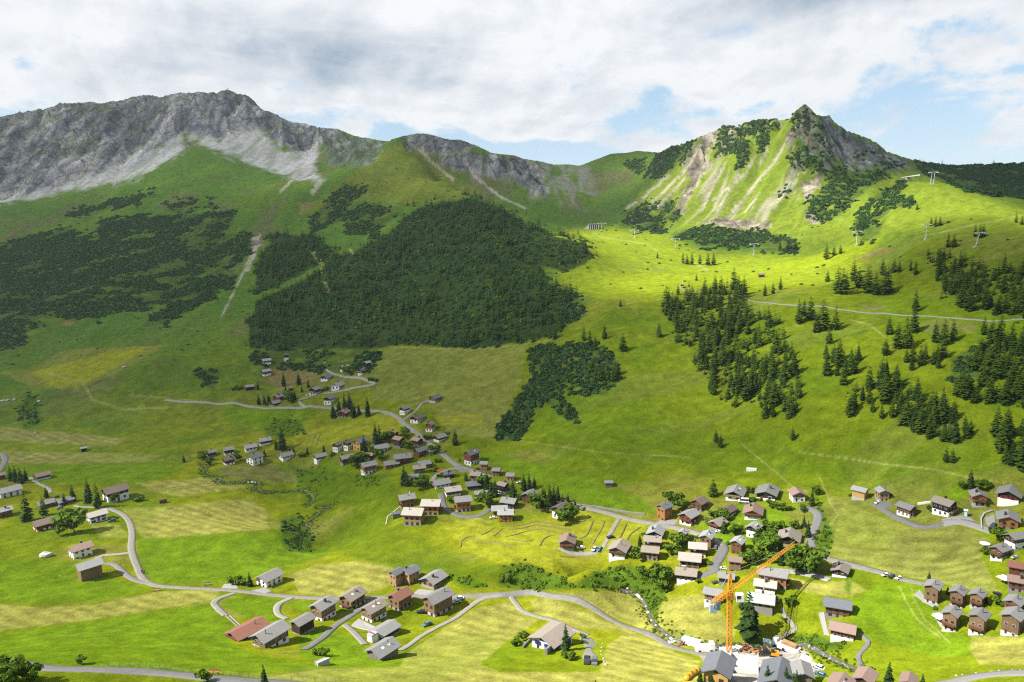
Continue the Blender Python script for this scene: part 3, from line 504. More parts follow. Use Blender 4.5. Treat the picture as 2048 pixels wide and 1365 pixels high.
b_ = t.node('ShaderNodeBsdfPrincipled', ins={'Base Color': t.mix(fo, (.085, .085, .07, 1), (.42, .43, .42, 1)), 'Roughness': .25}); t.l.new(b_.outputs[0], out.inputs[0]); M['water'] = m_
def car_paint(name, c_):
    m_, t, out = new_mat(name); b_ = t.node('ShaderNodeBsdfPrincipled', ins={'Base Color': tuple(c_)+(1,), 'Roughness': .28, 'Specular IOR Level': .5, 'Coat Weight': .4}); t.l.new(b_.outputs[0], out.inputs[0]); M[name] = m_
for n_, c_ in dict(white=(.80,.80,.82), black=(.012,.013,.015), navy=(.02,.045,.09), silver=(.40,.44,.48), teal=(.06,.16,.20), blue=(.04,.09,.42), red=(.40,.02,.02), grey=(.12,.125,.13)).items(): car_paint('car_'+n_, c_)
def leaf(name, c1, c2, k=.0, var=.35):
    m_, t, out = new_mat(name)
    ri = t.node('ShaderNodeObjectInfo').outputs['Random']; po = t.node('ShaderNodeNewGeometry').outputs['Position']
    n_ = t.noise(po, .55, 3, .6); f_ = t.m('ADD', t.m('MULTIPLY', ri, var), t.m('MULTIPLY', t.ramp(n_, .3, .7), 1-var))
    c_ = t.mix(f_, tuple(c1)+(1,), tuple(c2)+(1,))
    d_ = t.node('ShaderNodeBsdfDiffuse', ins={0: c_}); r_ = t.node('ShaderNodeBsdfTranslucent', ins={0: c_})
    x_ = t.node('ShaderNodeMixShader', ins={0: .22, 1: d_.outputs[0], 2: r_.outputs[0]}); t.l.new(x_.outputs[0], out.inputs[0]); M[name] = m_
leaf('spruce_leaf', (.014, .034, .012), (.045, .080, .020), var=.5); leaf('larch_leaf', (.020, .050, .010), (.078, .125, .018), var=.6); leaf('broad_leaf', (.050, .105, .010), (.125, .190, .020)); leaf('pine_leaf', (.020, .055, .020), (.060, .115, .034), var=.0); leaf('bank_leaf', (.050, .105, .008), (.120, .180, .016), var=.0); leaf('forest_leaf', (.016, .050, .018), (.066, .128, .036), var=.0)
# ------------------------------------------------------------------ mesh builder
class MB:
    def __init__(s): s.v = []; s.f = []; s.mi = []; s.k = 0
    def add(s, vs, fs):
        n = len(s.v); s.v += [tuple(x) for x in vs]; s.f += [tuple(n+i for i in f) for f in fs]; s.mi += [s.k]*len(fs); return s
    def box(s, x0, x1, y0, y1, z0, z1, tx=0, ty=0):
        return s.add([(x0,y0,z0),(x1,y0,z0),(x1,y1,z0),(x0,y1,z0),(x0+tx,y0+ty,z1),(x1-tx,y0+ty,z1),(x1-tx,y1-ty,z1),(x0+tx,y1-ty,z1)],
                     [(3,2,1,0),(4,5,6,7),(0,1,5,4),(1,2,6,5),(2,3,7,6),(3,0,4,7)])
    def tube(s, a, b, r, r2=None, n=6):
        a = Vector(a); b = Vector(b); d = (b-a).normalized(); u_ = d.orthogonal().normalized(); w_ = d.cross(u_); r2 = r if r2 is None else r2
        vs = [p+(u_*math.cos(6.2832*i/n)+w_*math.sin(6.2832*i/n))*q for p, q in ((a, r), (b, r2)) for i in range(n)]
        return s.add(vs, [(i, (i+1) % n, n+(i+1) % n, n+i) for i in range(n)]+[tuple(range(n))[::-1], tuple(range(n, 2*n))])
    def obj(s, name, mat, parent=None, smooth=False):
        mats = [M[x] for x in (mat if isinstance(mat, (list, tuple)) else [mat])]
        return add_mesh(name, s.v, s.f, mats, parent, smooth, s.mi)
def empty(name, loc, rz=0.0):
    o = bpy.data.objects.new(name, None); COL.objects.link(o); o.empty_display_size = .5
    o.location = tuple(map(float, loc)); o.rotation_euler = (0, 0, rz); return o
def inst(o, parent, loc=None, rz=None, scale=None, name=None):
    c_ = o.copy(); COL.objects.link(c_); c_.parent = parent
    if loc is not None: c_.location = loc
    if rz is not None: c_.rotation_euler = (0, 0, rz)
    if scale is not None: c_.scale = scale
    return c_
# ------------------------------------------------------------------ roads, paths, water
def smooth_line(pts, step=2.0):
    p = [Vector(q) for q in pts]; p = [p[0]*2-p[1]]+p+[p[-1]*2-p[-2]]; o_ = []
    for i in range(1, len(p)-2):
        n = max(2, int((p[i+1]-p[i]).length/step))
        for k in range(n):
            t_ = k/n; a, b, c_, d = p[i-1:i+3]
            o_.append(.5*((2*b)+(c_-a)*t_+(2*a-5*b+4*c_-d)*t_*t_+(3*b-a-3*c_+d)*t_**3))
    return o_+[p[-2]]
def strip(name, px, w, mat, lift=.13, kind='structure', w2=None, step=2.0):
    pts = hit([q[0] for q in px], [q[1] for q in px]); ln = smooth_line([(q[0], q[1]) for q in pts], step)
    n = len(ln); P = np.array([[q[0], q[1]] for q in ln]); T = np.gradient(P, axis=0); T /= np.linalg.norm(T, axis=1)[:, None]+1e-9; N = np.c_[-T[:, 1], T[:, 0]]
    ww = np.linspace(w, w2 or w, n)*(1+.12*(fbm(P[:, 0]/7, P[:, 1]/7, 2, 5)-.5)); rows = []
    for o_, dz in ((-.5, -.5), (-.48, 0), (-.16, .03), (.16, .03), (.48, 0), (.5, -.5)):
        q = P+N*(ww*o_)[:, None]; rows.append(np.c_[q, HT(q[:, 0], q[:, 1])+lift+dz])
    Vv = np.stack(rows, 1).reshape(-1, 3); k = len(rows); ii, jj_ = np.meshgrid(np.arange(n-1), np.arange(k-1), indexing='ij')
    b = (ii*k+jj_).ravel(); f_ = np.stack([b, b+k, b+k+1, b+1], -1)[:, ::-1]
    o = add_mesh(name, Vv, f_, M[mat], smooth=True); tag(o, kind=kind) if kind else None; return o
ROADS = [('road', 3.9, 'gravel', [(213,1016),(240,1026),(256,1040),(264,1065),(263,1100),(275,1135),(292,1163),(330,1174),(440,1180),(560,1192),(640,1197),(740,1196),(850,1193),(920,1194),(1000,1191),(1060,1186),(1110,1194),(1200,1226),(1290,1266),(1350,1296),(1400,1308),(1440,1310)]),
 ('road', 3.4, 'asphalt', [(300,1168),(268,1160),(245,1143),(225,1128),(207,1129)]),('road', 6.5, 'asphalt', [(-60,1322),(60,1332),(200,1340),(320,1347),(500,1362),(700,1380)]),
 ('lane', 3.6, 'gravel', [(470,1187),(440,1197),(428,1206),(434,1216),(452,1232)]),('lane', 3.6, 'gravel', [(585,1196),(560,1207),(553,1220),(560,1232),(575,1238)]),
 ('lane', 3.9, 'asphalt', [(745,1200),(730,1212),(700,1233),(672,1252),(640,1280),(608,1300)]),('lane', 3.6, 'gravel', [(690,1250),(705,1262),(722,1280),(730,1290)]),('lane', 3.0, 'gravel', [(1005,1192),(960,1201),(905,1240),(855,1266),(820,1290),(800,1302)]),
 ('road', 4.4, 'gravel', [(330,800),(400,805),(480,809),(560,816),(610,815),(680,818),(760,823),(790,832),(812,850),(850,880),(885,908),(920,933),(955,945),(985,955)]),('road', 4.2, 'gravel', [(1100,1003),(1150,1011),(1200,1023),(1280,1043),(1350,1056),(1390,1066),(1430,1082),(1442,1092)]),
 ('road', 5.5, 'asphalt', [(1442,1088),(1447,1100),(1440,1115),(1430,1130),(1428,1142),(1400,1152),(1390,1152)]),('lane', 3.4, 'gravel', [(612,814),(600,806),(599,800),(612,796),(650,787),(700,778),(740,771),(750,767),(738,763),(700,755),(665,747),(652,740)]),
 ('lane', 3.2, 'gravel', [(806,842),(832,822),(845,806),(858,802)]),('lane', 4.0, 'gravel', [(925,936),(899,939),(875,950),(865,964)]),('lane', 4.5, 'asphalt', [(882,988),(889,1014),(908,1028),(936,1034),(966,1029),(980,1018)]),
 ('track', 2.6, 'gravel', [(1240,1034),(1226,1058),(1212,1085),(1200,1102),(1175,1107),(1140,1106),(1117,1096)]),('road', 4.5, 'asphalt', [(1598,1018),(1620,1018),(1634,1026),(1636,1040),(1628,1062),(1622,1085),(1630,1108),(1645,1116)]),
 ('road', 4.0, 'gravel', [(1622,1112),(1650,1117),(1700,1130),(1770,1148),(1850,1168)]),('lane', 5.0, 'paving', [(1660,1160),(1630,1152),(1580,1143),(1540,1140),(1520,1140)]),('lane', 3.6, 'asphalt', [(1751,1009),(1769,1021),(1799,1038),(1839,1054),(1863,1054),(1889,1047)]),
 ('lane', 6.0, 'paving', [(1885,1048),(1919,1044),(1949,1051),(1990,1064)]),('path', 1.8, 'gravel', [(1366,567),(1362,577),(1380,583),(1420,586),(1480,596),(1512,604),(1588,611),(1661,616),(1751,627),(1823,632),(1961,641),(2048,639),(2120,640)]),
 ('road', 4.5, 'asphalt', [(-40,912),(0,908),(10,916),(8,928),(-2,944)]),('lane', 3.4, 'gravel', [(60,955),(78,968),(98,978),(102,986)]),('track', 2.8, 'gravel', [(1022,1193),(1034,1210),(1045,1222),(1073,1233),(1108,1242),(1145,1258),(1178,1270)]),
 ('track', .8, 'gravel', [(450,1230),(465,1244),(478,1256)]),('track', .8, 'gravel', [(456,1228),(471,1242),(484,1254)]),('path', 1.7, 'asphalt', [(1717,1268),(1737,1284),(1728,1299),(1717,1313),(1726,1336)]),('road', 5.5, 'paving', [(1880,1370),(1945,1355),(2003,1348),(2060,1346),(2120,1346)]),('path', 1.6, 'gravel', [(1564,1217),(1569,1231),(1578,1240),(1586,1252),(1592,1259),(1575,1268)]),
 ('lane', 3.0, 'gravel', [(263,1106),(235,1109),(205,1112),(190,1120)]),('lane', 3.2, 'gravel', [(215,1018),(190,1016),(160,1014),(150,1011)])]
for n_, w, mt, px_ in ROADS: strip(n_, px_, w*(.8 if n_ == 'lane' else .92), mt, {'road': .16, 'lane': .19, 'track': .13, 'path': .22}[n_])
def yard(px, mat, lift=.21):
    p = hit([q[0] for q in px], [q[1] for q in px]); c_ = p[:, :2].mean(0); n = len(p); K_ = 6; vs = [(c_[0], c_[1], HT(c_[0], c_[1])+lift)]; fs = []
    for k in range(1, K_+1):
        for i in range(n):
            q = c_+(p[i, :2]-c_)*k/K_; vs.append((q[0], q[1], HT(q[0], q[1])+lift-(.4 if k == K_ else 0)))
    for i in range(n): fs.append((0, 1+i, 1+(i+1) % n))
    for k in range(K_-1):
        for i in range(n): a = 1+k*n; fs.append((a+i, a+n+i, a+n+(i+1) % n, a+(i+1) % n))
    tag(add_mesh('yard', vs, fs, M[mat]), kind='structure')
for mt, px_ in [('gravel', [(1160,1262),(1186,1276),(1197,1292),(1194,1322),(1180,1326),(1162,1318),(1172,1300),(1160,1282)]),('paving', [(700,1252),(716,1236),(724,1240),(770,1262),(752,1270),(735,1262)]),('paving', [(822,1190),(836,1178),(872,1182),(868,1192)]),('paving', [(1880,1040),(1905,1034),(1935,1030),(1952,1042),(1920,1046)]),
 ('paving', [(1968,1035),(1990,1028),(1994,1060),(1975,1055)]),('paving', [(1305,1050),(1320,1040),(1358,1040),(1352,1050)]),('paving', [(1826,1190),(1838,1178),(1850,1200),(1880,1212),(1872,1220),(1845,1205)]),('paving', [(1862,1225),(1885,1222),(1892,1255),(1905,1262),(1880,1255)]),('paving', [(1636,1224),(1648,1222),(1652,1245),(1660,1275),(1648,1272)]),
 ('asphalt', [(1738,1006),(1765,1003),(1790,1008),(1770,1022),(1752,1018)]),('asphalt', [(905,934),(925,930),(945,942),(920,946)]),('paving', [(500,1182),(530,1175),(545,1183),(530,1190)]),('paving', [(448,1168),(475,1168),(478,1178),(440,1178)])]: yard(px_, mt)
for ln, w in ((L_BROOK, .6), (L_BROOK2, .6), (L_BROOK3, 1.3)): strip('brook', ln, w, 'water', .12)
# ------------------------------------------------------------------ trees
def conifer_mesh(name, seed, n=15, k=8, wid=.19, droop=.35, mat='spruce_leaf', gap=0.0, lo=.10, pw=.8):
    """unit-height crown of separate drooping boughs"""
    r_ = random.Random(seed); vs = []; fs = []
    for i in range(n):
        z = lo+(1-lo)*(i/(n-.3))**1.05; R_ = wid*(1-z)**pw*(1.12 if i > 1 else .8)+.012
        for j in range(max(4, int(k*(1-.45*z)))):
            if r_.random() < gap: continue
            a = 6.2832*(j+r_.random()*.8)/k*(1/(1-.45*z) if z < .9 else 1)+i*1.7; L_ = R_*(.7+.5*r_.random()); zz = z+(r_.random()-.5)*.03
            w = L_*(.30+.14*r_.random()); dx, dy = math.cos(a), math.sin(a); dp = -droop*L_*(1-.7*z)+(.3*L_ if z > .8 else 0); o_ = len(vs)
            vs += [(0, 0, zz+.016), (dx*L_*.55-dy*w, dy*L_*.55+dx*w, zz+dp*.55), (dx*L_, dy*L_, zz+dp), (dx*L_*.55+dy*w, dy*L_*.55-dx*w, zz+dp*.55), (dx*L_*.55, dy*L_*.55, zz+dp*.3+.020)]
            fs += [(o_, o_+1, o_+4), (o_+1, o_+2, o_+4), (o_+2, o_+3, o_+4), (o_+3, o_, o_+4)]
    o_ = len(vs); vs += [(.012, 0, .9), (-.008, .01, .9), (-.008, -.01, .9), (0, 0, 1.0)]; fs += [(o_, o_+1, o_+3), (o_+1, o_+2, o_+3), (o_+2, o_, o_+3)]
    return vs, fs
def crown_mesh(seed, n=520, flat=.9, size=.085):
    """unit broadleaf crown: leaf clumps through several uneven lobes"""
    r_ = np.random.default_rng(seed); lob = np.c_[r_.normal(0, .17, (9, 2)), .58+r_.uniform(-.26, .26, 9)]; rad = r_.uniform(.13, .23, 9)
    vs = []; fs = []
    for i in range(n):
        l = r_.integers(9); d = r_.normal(size=3); d /= np.linalg.norm(d); p = lob[l]+d*rad[l]*r_.uniform(.55, 1.08)*np.array([1, 1, flat])
        nrm = d+r_.normal(0, .5, 3); nrm /= np.linalg.norm(nrm); a = np.cross(nrm, r_.normal(size=3)); a /= np.linalg.norm(a); b = np.cross(nrm, a); s_ = size*r_.uniform(.6, 1.25); o_ = len(vs)
        vs += [tuple(p+a*s_), tuple(p+b*s_*.8), tuple(p-a*s_), tuple(p-b*s_*.8)]; fs.append((o_, o_+1, o_+2, o_+3))
    return vs, fs
def proto(name, vf, mat): 
    me = bpy.data.meshes.new(name); me.from_pydata(vf[0], [], vf[1]); me.materials.append(M[mat]); return me
SPR = [proto('crown', conifer_mesh('c', s_, 18, 9, .215+.02*(s_ % 3), .4), 'spruce_leaf') for s_ in range(4)]
LAR = [proto('crown', conifer_mesh('c', 10+s_, 17, 9, .225+.03*(s_ % 3), .16, gap=.08, lo=.08, pw=.62), 'larch_leaf') for s_ in range(5)]
BRO = [proto('crown', crown_mesh(20+s_), 'broad_leaf') for s_ in range(4)]
tb = MB(); tb.tube((0, 0, -.06), (0, 0, .9), .020, .004, 6); TRC = bpy.data.meshes.new('trunk'); TRC.from_pydata(tb.v, [], tb.f); TRC.materials.append(M['bark'])
tb = MB(); tb.tube((0, 0, -.06), (0, 0, .5), .030, .018, 6); tb.tube((0, 0, .32), (.16, .05, .62), .014, .006, 5); tb.tube((0, 0, .36), (-.13, .1, .66), .014, .006, 5); tb.tube((0, 0, .4), (.02, -.16, .68), .012, .005, 5)
TRB = bpy.data.meshes.new('trunk'); TRB.from_pydata(tb.v, [], tb.f); TRB.materials.append(M['bark'])
def tree(p, h, kind, label, group=None, wide=1.0):
    nm, cat, me, tr = {'s': ('spruce_tree', 'conifer', random.choice(SPR), TRC), 'l': ('larch_tree', 'conifer', random.choice(LAR), TRC), 'd': ('broadleaf_tree', 'tree', random.choice(BRO), TRB), 'b': ('garden_bush', 'bush', random.choice(BRO), TRB)}[kind]
    o = empty(nm, (p[0], p[1], p[2]-.1), random.random()*6.28); tag(o, label, cat, group)
    c_ = bpy.data.objects.new('crown', me); COL.objects.link(c_); c_.parent = o; w = h*wide*random.uniform(.9, 1.1); c_.scale = (w, w, h)
    t_ = bpy.data.objects.new('trunk', tr); COL.objects.link(t_); t_.parent = o; t_.scale = (h*.9, h*.9, h)
    if kind == 'b': c_.location.z = -.28*h
    return o
AREA = (np.gradient(RRr)[:, None]*RRr[:, None]*(AA[1]-AA[0]))*np.ones_like(GX)
def scatter(polys, per_m2, seed, cut=None, feather=5, wob=16, vis=None):
    """points on the ground inside outlines"""
    r_ = np.random.default_rng(seed); m = np.zeros(U.shape)
    for p in polys: m = np.maximum(m, mask(U, V, OK if vis is None else vis, p, feather, wob=wob, ws=ws))
    if cut is not None: m = m*cut
    w = (m*AREA).ravel(); n = int(w.sum()*per_m2); c_ = np.cumsum(w); k = np.searchsorted(c_, r_.random(n)*c_[-1])
    i, j = np.unravel_index(np.minimum(k, m.size-1), m.shape); r = RRr[i]*(1+(r_.random(n)-.5)*.005); a = AA[j]+(r_.random(n)-.5)*(AA[1]-AA[0])
    x, y = r*np.sin(a), r*np.cos(a); return np.c_[x, y, HT(x, y)]
def merge(name, protos, P, size, mat, seed, stretch=1.0, kind='stuff'):
    r_ = np.random.default_rng(seed); VV = []; FF = []; o_ = 0
    which = r_.integers(len(protos), size=len(P))
    for w_, (pv, pf) in enumerate(protos):
        q = P[which == w_]; n = len(q)
        if not n: continue
        s_ = (size if np.ndim(size) == 0 else size[which == w_])*r_.uniform(.65, 1.3, n); a = r_.random(n)*6.283; pv = np.array(pv); k = len(pv)
        x = pv[None, :, 0]*np.cos(a)[:, None]-pv[None, :, 1]*np.sin(a)[:, None]; y = pv[None, :, 0]*np.sin(a)[:, None]+pv[None, :, 1]*np.cos(a)[:, None]
        VV.append((np.stack([x, y, pv[None, :, 2]*stretch*np.ones((n, 1))], -1)*s_[:, None, None]+q[:, None, :]).reshape(-1, 3))
        FF.append((np.array(pf)[None]+(np.arange(n)*k)[:, None, None]+o_).reshape(-1, np.array(pf).shape[1])); o_ += n*k
    o = add_mesh(name, np.concatenate(VV), np.concatenate(FF), M[mat]); return tag(o, kind=kind)
def bush_proto(seed, n=26, size=.42):
    r_ = np.random.default_rng(seed); vs = []; fs = []
    for i in range(n):
        d = r_.normal(size=3); d[2] = abs(d[2])*.8; d /= np.linalg.norm(d); p = d*r_.uniform(.55, 1.0)*np.array([1, 1, .72]); nrm = d+r_.normal(0, .35, 3); nrm /= np.linalg.norm(nrm)
        a = np.cross(nrm, r_.normal(size=3)); a /= np.linalg.norm(a); b = np.cross(nrm, a); s_ = size*r_.uniform(.6, 1.2); o_ = len(vs); vs += [p+a*s_, p+b*s_, p-a*s_, p-b*s_]; fs.append((o_, o_+1, o_+2, o_+3))
    return vs, fs
BP = [bush_proto(s_) for s_ in range(5)]
def low_conifer(seed, n=9, k=7): return conifer_mesh('c', seed, n, k, .24, .35, lo=.06)
LC = []
for s_ in range(4):
    v_, f_ = low_conifer(60+s_); LC.append((v_, f_))
gapn = sm(fbm(GX/34, GY/34, 3, 121), .34, .47)
cuts = gapn*np.where(RRr[:, None] > 0, 1, 1)
pp = scatter(P_PINE, .062, 1, gapn*(1-.4*RK2)); pp = np.concatenate([pp, scatter(P_PINE[12:13]+P_PINE[1:3], .06, 21)]); d_ = np.hypot(pp[:, 0], pp[:, 1]); merge('dwarf_pine_scrub', BP, pp, 2.1+.0006*d_, 'pine_leaf', 2)
pp = scatter(P_FOREST, .016, 3, .35+.65*gapn); d_ = np.hypot(pp[:, 0], pp[:, 1]); merge('forest_undergrowth', BP, pp, 2.6+0*d_, 'forest_leaf', 4)
pp = scatter(P_FOREST, .026, 5, .25+.75*sm(fbm(GX/60, GY/60, 3, 125), .35, .6), 8, 26); k3 = np.random.default_rng(4).random(len(pp))+.5*(fbm(pp[:, 0]/45, pp[:, 1]/45, 2, 127)-.5)
for nm_, lo_, hi2, sz_ in (('forest_leaf', -1, .45, 10.5), ('larch_leaf', .45, .72, 9.0), ('spruce_leaf', .72, .9, 12.5), ('broad_leaf', .9, 2, 5.5)):
    q = pp[(k3 >= lo_) & (k3 < hi2)]; merge('forest', LC if sz_ > 6 else BP, q, sz_ if sz_ > 6 else 3.0, nm_, 6)
pp = scatter([P_BANK[i] for i in (1, 3, 8)], .09, 29, gapn); merge('gully_scrub', BP, pp, 1.15, 'pine_leaf', 30)
pp = scatter(P_PINE[8:9]+P_PINE[5:7]+P_PINE[11:12], .0016, 7); merge('hillside_conifers', LC, pp, 9.0, 'forest_leaf', 8)
pp = scatter([P_BANK[0], P_BANK[2], P_BANK[5], P_BANK[6], P_BANK[7]], .16, 9); pp = np.concatenate([pp, scatter([P_BANK[i] for i in (4, 9, 10)], .06, 19, gapn)]); merge('bank_shrubs', BP, pp, 1.05, 'bank_leaf', 10)
pp = scatter([c_[0] for c_ in ()] or [[(1330,610),(1395,585),(1480,575),(1500,620),(1560,650),(1590,720),(1602,800),(1585,850),(1500,815),(1440,812),(1395,730),(1350,665)], [(1692,790),(1780,752),(1945,862),(1935,892),(1760,842)], [(1860,515),(2048,540),(2060,640),(1990,635),(1870,575)], [(1960,700),(2060,690),(2070,830),(1910,800)]], .075, 15, .4+.6*gapn); merge('wood_undergrowth', BP, pp, 1.0, 'forest_leaf', 16); merge('wood_conifers', LC, pp[::3], 9.5, 'larch_leaf', 17); merge('wood_conifers', LC, pp[1::4], 7.5, 'spruce_leaf', 18)
bk = []
for ln, sp_ in ((L_BROOK, 2.2), (L_BROOK2, 3.2), (L_BROOK3, 2.2)):
    q = smooth_line([(a[0], a[1]) for a in hit([a for a, b in ln], [b for a, b in ln])], 1.0); r_ = np.random.default_rng(3); o_ = np.repeat(np.array([[a.x, a.y] for a in q]), 3, 0); sg = np.where(r_.random(len(o_)) < .5, -1, 1); T_ = np.gradient(o_, axis=0); T_ = T_/(np.linalg.norm(T_, axis=1)[:, None]+1e-6); d_ = sg*(1.1+np.abs(r_.normal(0, sp_, len(o_)))); o_ = o_+r_.normal(0, .6, o_.shape)+np.c_[np.ones(len(o_)), np.zeros(len(o_))]*d_[:, None]*.8; bk.append(np.c_[o_, HT(o_[:, 0], o_[:, 1])])
merge('brook_scrub', BP, np.concatenate(bk), .55, 'bank_leaf', 22)
alp = [(300,340),(400,300),(540,420),(640,400),(800,290),(900,380),(1000,420),(1180,460),(1330,330),(1350,450),(1560,470),(1850,365),(2048,425),(2048,620),(1700,560),(1550,620),(1300,590),(1150,600),(1040,700),(780,700),(480,700),(0,740),(0,420)]
pp = scatter([alp], .00028, 11, 1-rk, 1, 0); merge('scattered_shrubs', BP, pp, 1.7, 'pine_leaf', 12)
# larches on the right-hand slope: things, in clumps told apart by where they stand
r2 = random.Random(5)
def rnd_in(poly, n, gap):
    p = np.array(poly); out_ = []; tries = 0
    while len(out_) < n and tries < 6000:
        tries += 1; u = r2.uniform(p[:, 0].min(), p[:, 0].max()); v = r2.uniform(p[:, 1].min(), p[:, 1].max())
        if pip_sd(np.array([u]), np.array([v]), poly)[0] > 0 and all((u-a)**2+((v-b)*1.6)**2 > gap*gap for a, b in out_): out_.append((u, v))
    return out_
CLUMPS = [([(1330,640),(1340,610),(1395,585),(1470,570),(1495,585),(1490,615),(1560,650),(1578,700),(1602,740),(1600,805),(1585,850),(1540,845),(1500,815),(1440,812),(1405,750),(1390,700),(1350,665)], 92, 9, 'tall larch in the long dense wood running down mid slope', 15.5),
 ([(1692,790),(1780,752),(1880,812),(1945,862),(1935,892),(1870,890),(1760,842),(1700,838)], 44, 11, 'larch in the big pointed wood above the mown field', 14.5),
 ([(1860,515),(1900,515),(1960,528),(2048,550),(2060,640),(1990,635),(1930,590),(1870,575)], 34, 12, 'larch in the shadowy wood below the lift pylons', 13.5),
 ([(1645,715),(1720,715),(1705,772),(1650,770)], 14, 11, 'larch in the small grove left of the big pointed wood', 14.5),
 ([(1960,700),(2060,690),(2070,830),(1990,820),(1910,800),(1910,775)], 24, 14, 'larch in the wood at the right edge below the trail', 15),
 ([(1985,860),(2060,850),(2070,955),(2000,950)], 14, 14, 'larch at the right edge above the upper houses', 15),
 ([(1805,712),(1890,712),(1890,755),(1820,745)], 9, 13, 'larch in the loose group between the two middle woods', 13.5)]
nl = 0
for poly, n, gap, lab, hh in CLUMPS:
    q = rnd_in(poly, n, gap); P_ = hit([a for a, b in q], [b for a, b in q])
    for p in P_: tree(p, hh*r2.uniform(.5, 1.1), 'l' if r2.random() < .85 else 's', lab, lab.replace('larch ', 'larches ').replace('tall ', ''), 1.0); nl += 1
def by_px(u, v, h): 
    p = at(u, v); return p, h*proj(p)[2]/F/.93
SINGLE = [('larch in the small row at the plateau edge', [(1653,519,30),(1668,512,20),(1681,508,18)]),('lone larch on the sunny plateau rim', [(1655,564,22)]),
 ('larch in the tall row above the trail', [(1676,587,50),(1686,589,50),(1693,580,34),(1708,562,40),(1718,575,40),(1736,585,52),(1751,590,44),(1768,590,54),(1776,587,50),(1765,550,32),(1788,545,26),(1798,545,24),(1821,542,22),(1831,550,30)]),
 ('dark conifer in the round clump on the knoll', [(1862,452,17),(1871,454,20),(1880,452,18)]),('conifer clump beside the tilted lift pylon', [(1950,474,24),(1960,477,28),(1967,474,24)]),('conifer between the two upper lift pylons', [(1896,495,28),(1908,495,26)]),('conifer at the far right rim of the knoll', [(2032,446,20),(2044,450,18)]),
 ('big larch just above the gravel trail at right', [(1903,590,40),(1926,615,56),(1941,622,50),(1973,617,44),(1998,625,40),(2041,615,40)]),('single tall larch standing by the trail', [(1831,624,44)]),
 ('larch in the grove crossed by the trail', [(1598,647,46),(1608,632,32),(1621,640,44),(1632,665,34),(1646,660,58),(1671,660,46),(1658,687,34)]),('larch in the group just below the trail', [(1778,669,36),(1796,697,50),(1813,697,60),(1828,665,50),(1771,710,32)]),('larch in the tight trio beside the brown patch', [(1871,685,42),(1888,690,50),(1906,682,42)]),
 ('larch in the group under the trail at far right', [(1968,670,36),(1983,687,48),(2001,682,50),(2023,695,48),(2044,700,46)]),('small conifer in the cluster on the sunlit plateau', [(1366,527,22),(1374,529,20),(1384,529,23),(1400,529,21),(1416,531,25),(1427,530,24)]),('lone small conifer on the open sunlit plateau', [(1315,517,12)]),
 ('lone round larch above the white footpath', [(1241,614,17)]),('lone dark larch on the open meadow dome', [(1318,674,28)]),('stout dark larch right of the little meadow group', [(1246,702,34)]),('larch of the little group on the meadow dome', [(1168,682,28),(1180,690,30),(1191,700,28),(1209,678,28)]),('dark conifer in the clump under the scree slope', [(1530,592,24),(1546,588,22),(1561,580,26),(1590,500,22),(1575,502,22),(1560,500,20)]),('broad tree on the nose of the forest spur', [(1166,500,22),(1172,508,24)]),
 ('larch at the head of the long dense wood', [(1333,625,50),(1345,630,44),(1356,590,20),(1410,590,34),(1430,588,36),(1442,590,36),(1468,580,42),(1478,598,44),(1488,590,36)]),('small tree alone by the dirt path', [(1378,575,12),(1393,562,14)]),('small conifer on the lower right meadow', [(1441,895,26),(1432,885,24),(1585,880,26)]),('tall conifer on the meadow above the upper houses', [(1892,925,30),(1905,925,28)]),('lone conifer on the green knoll slope', [(1818,418,12),(1834,420,14)]),('conifer on the shaded grove by the ridge path', [(1192,760,30),(1202,762,32),(1215,760,34),(1228,762,32),(1184,745,26),(1236,750,26)])]
for lab, q in SINGLE:
    for u, v, h in q: p, hm = by_px(u, v, h); tree(p, hm, 'l', lab, ('group: '+lab) if len(q) > 1 else None); nl += 1
# ------------------------------------------------------------------ houses
WINM = {}
def win_mesh(style, w, h):
    k = (style, w, h)
    if k not in WINM:
        b = MB(); fw = .06
        b.box(-w/2-fw, w/2+fw, -.02, .05, -h/2-fw, h/2+fw); b.k = 1; b.box(-w/2, w/2, .03, .065, -h/2, -.0); b.box(-w/2, w/2, .03, .065, .05, h/2)
        mats = [{'w': 'white_paint', 'd': 'wood_DK', 'r': 'shutter_red', 'b': 'shutter_blue', 't': 'wood_TA'}[style], 'glass']
        if style in 'rb':
            b.k = 0; b.box(-w/2-.62, -w/2-.12, .0, .06, -h/2, h/2); b.box(w/2+.12, w/2+.62, .0, .06, -h/2, h/2)
        me = bpy.data.meshes.new('window'); me.from_pydata(b.v, [], b.f)
        for m_ in mats: me.materials.append(M[m_])
        me.polygons.foreach_set('material_index', np.array(b.mi, np.int32)); WINM[k] = me
    return WINM[k]
WOODK = ('OR', 'BN', 'DK', 'BK', 'TA', 'GW', 'RB', 'YE', 'WD')
HOUSES = []
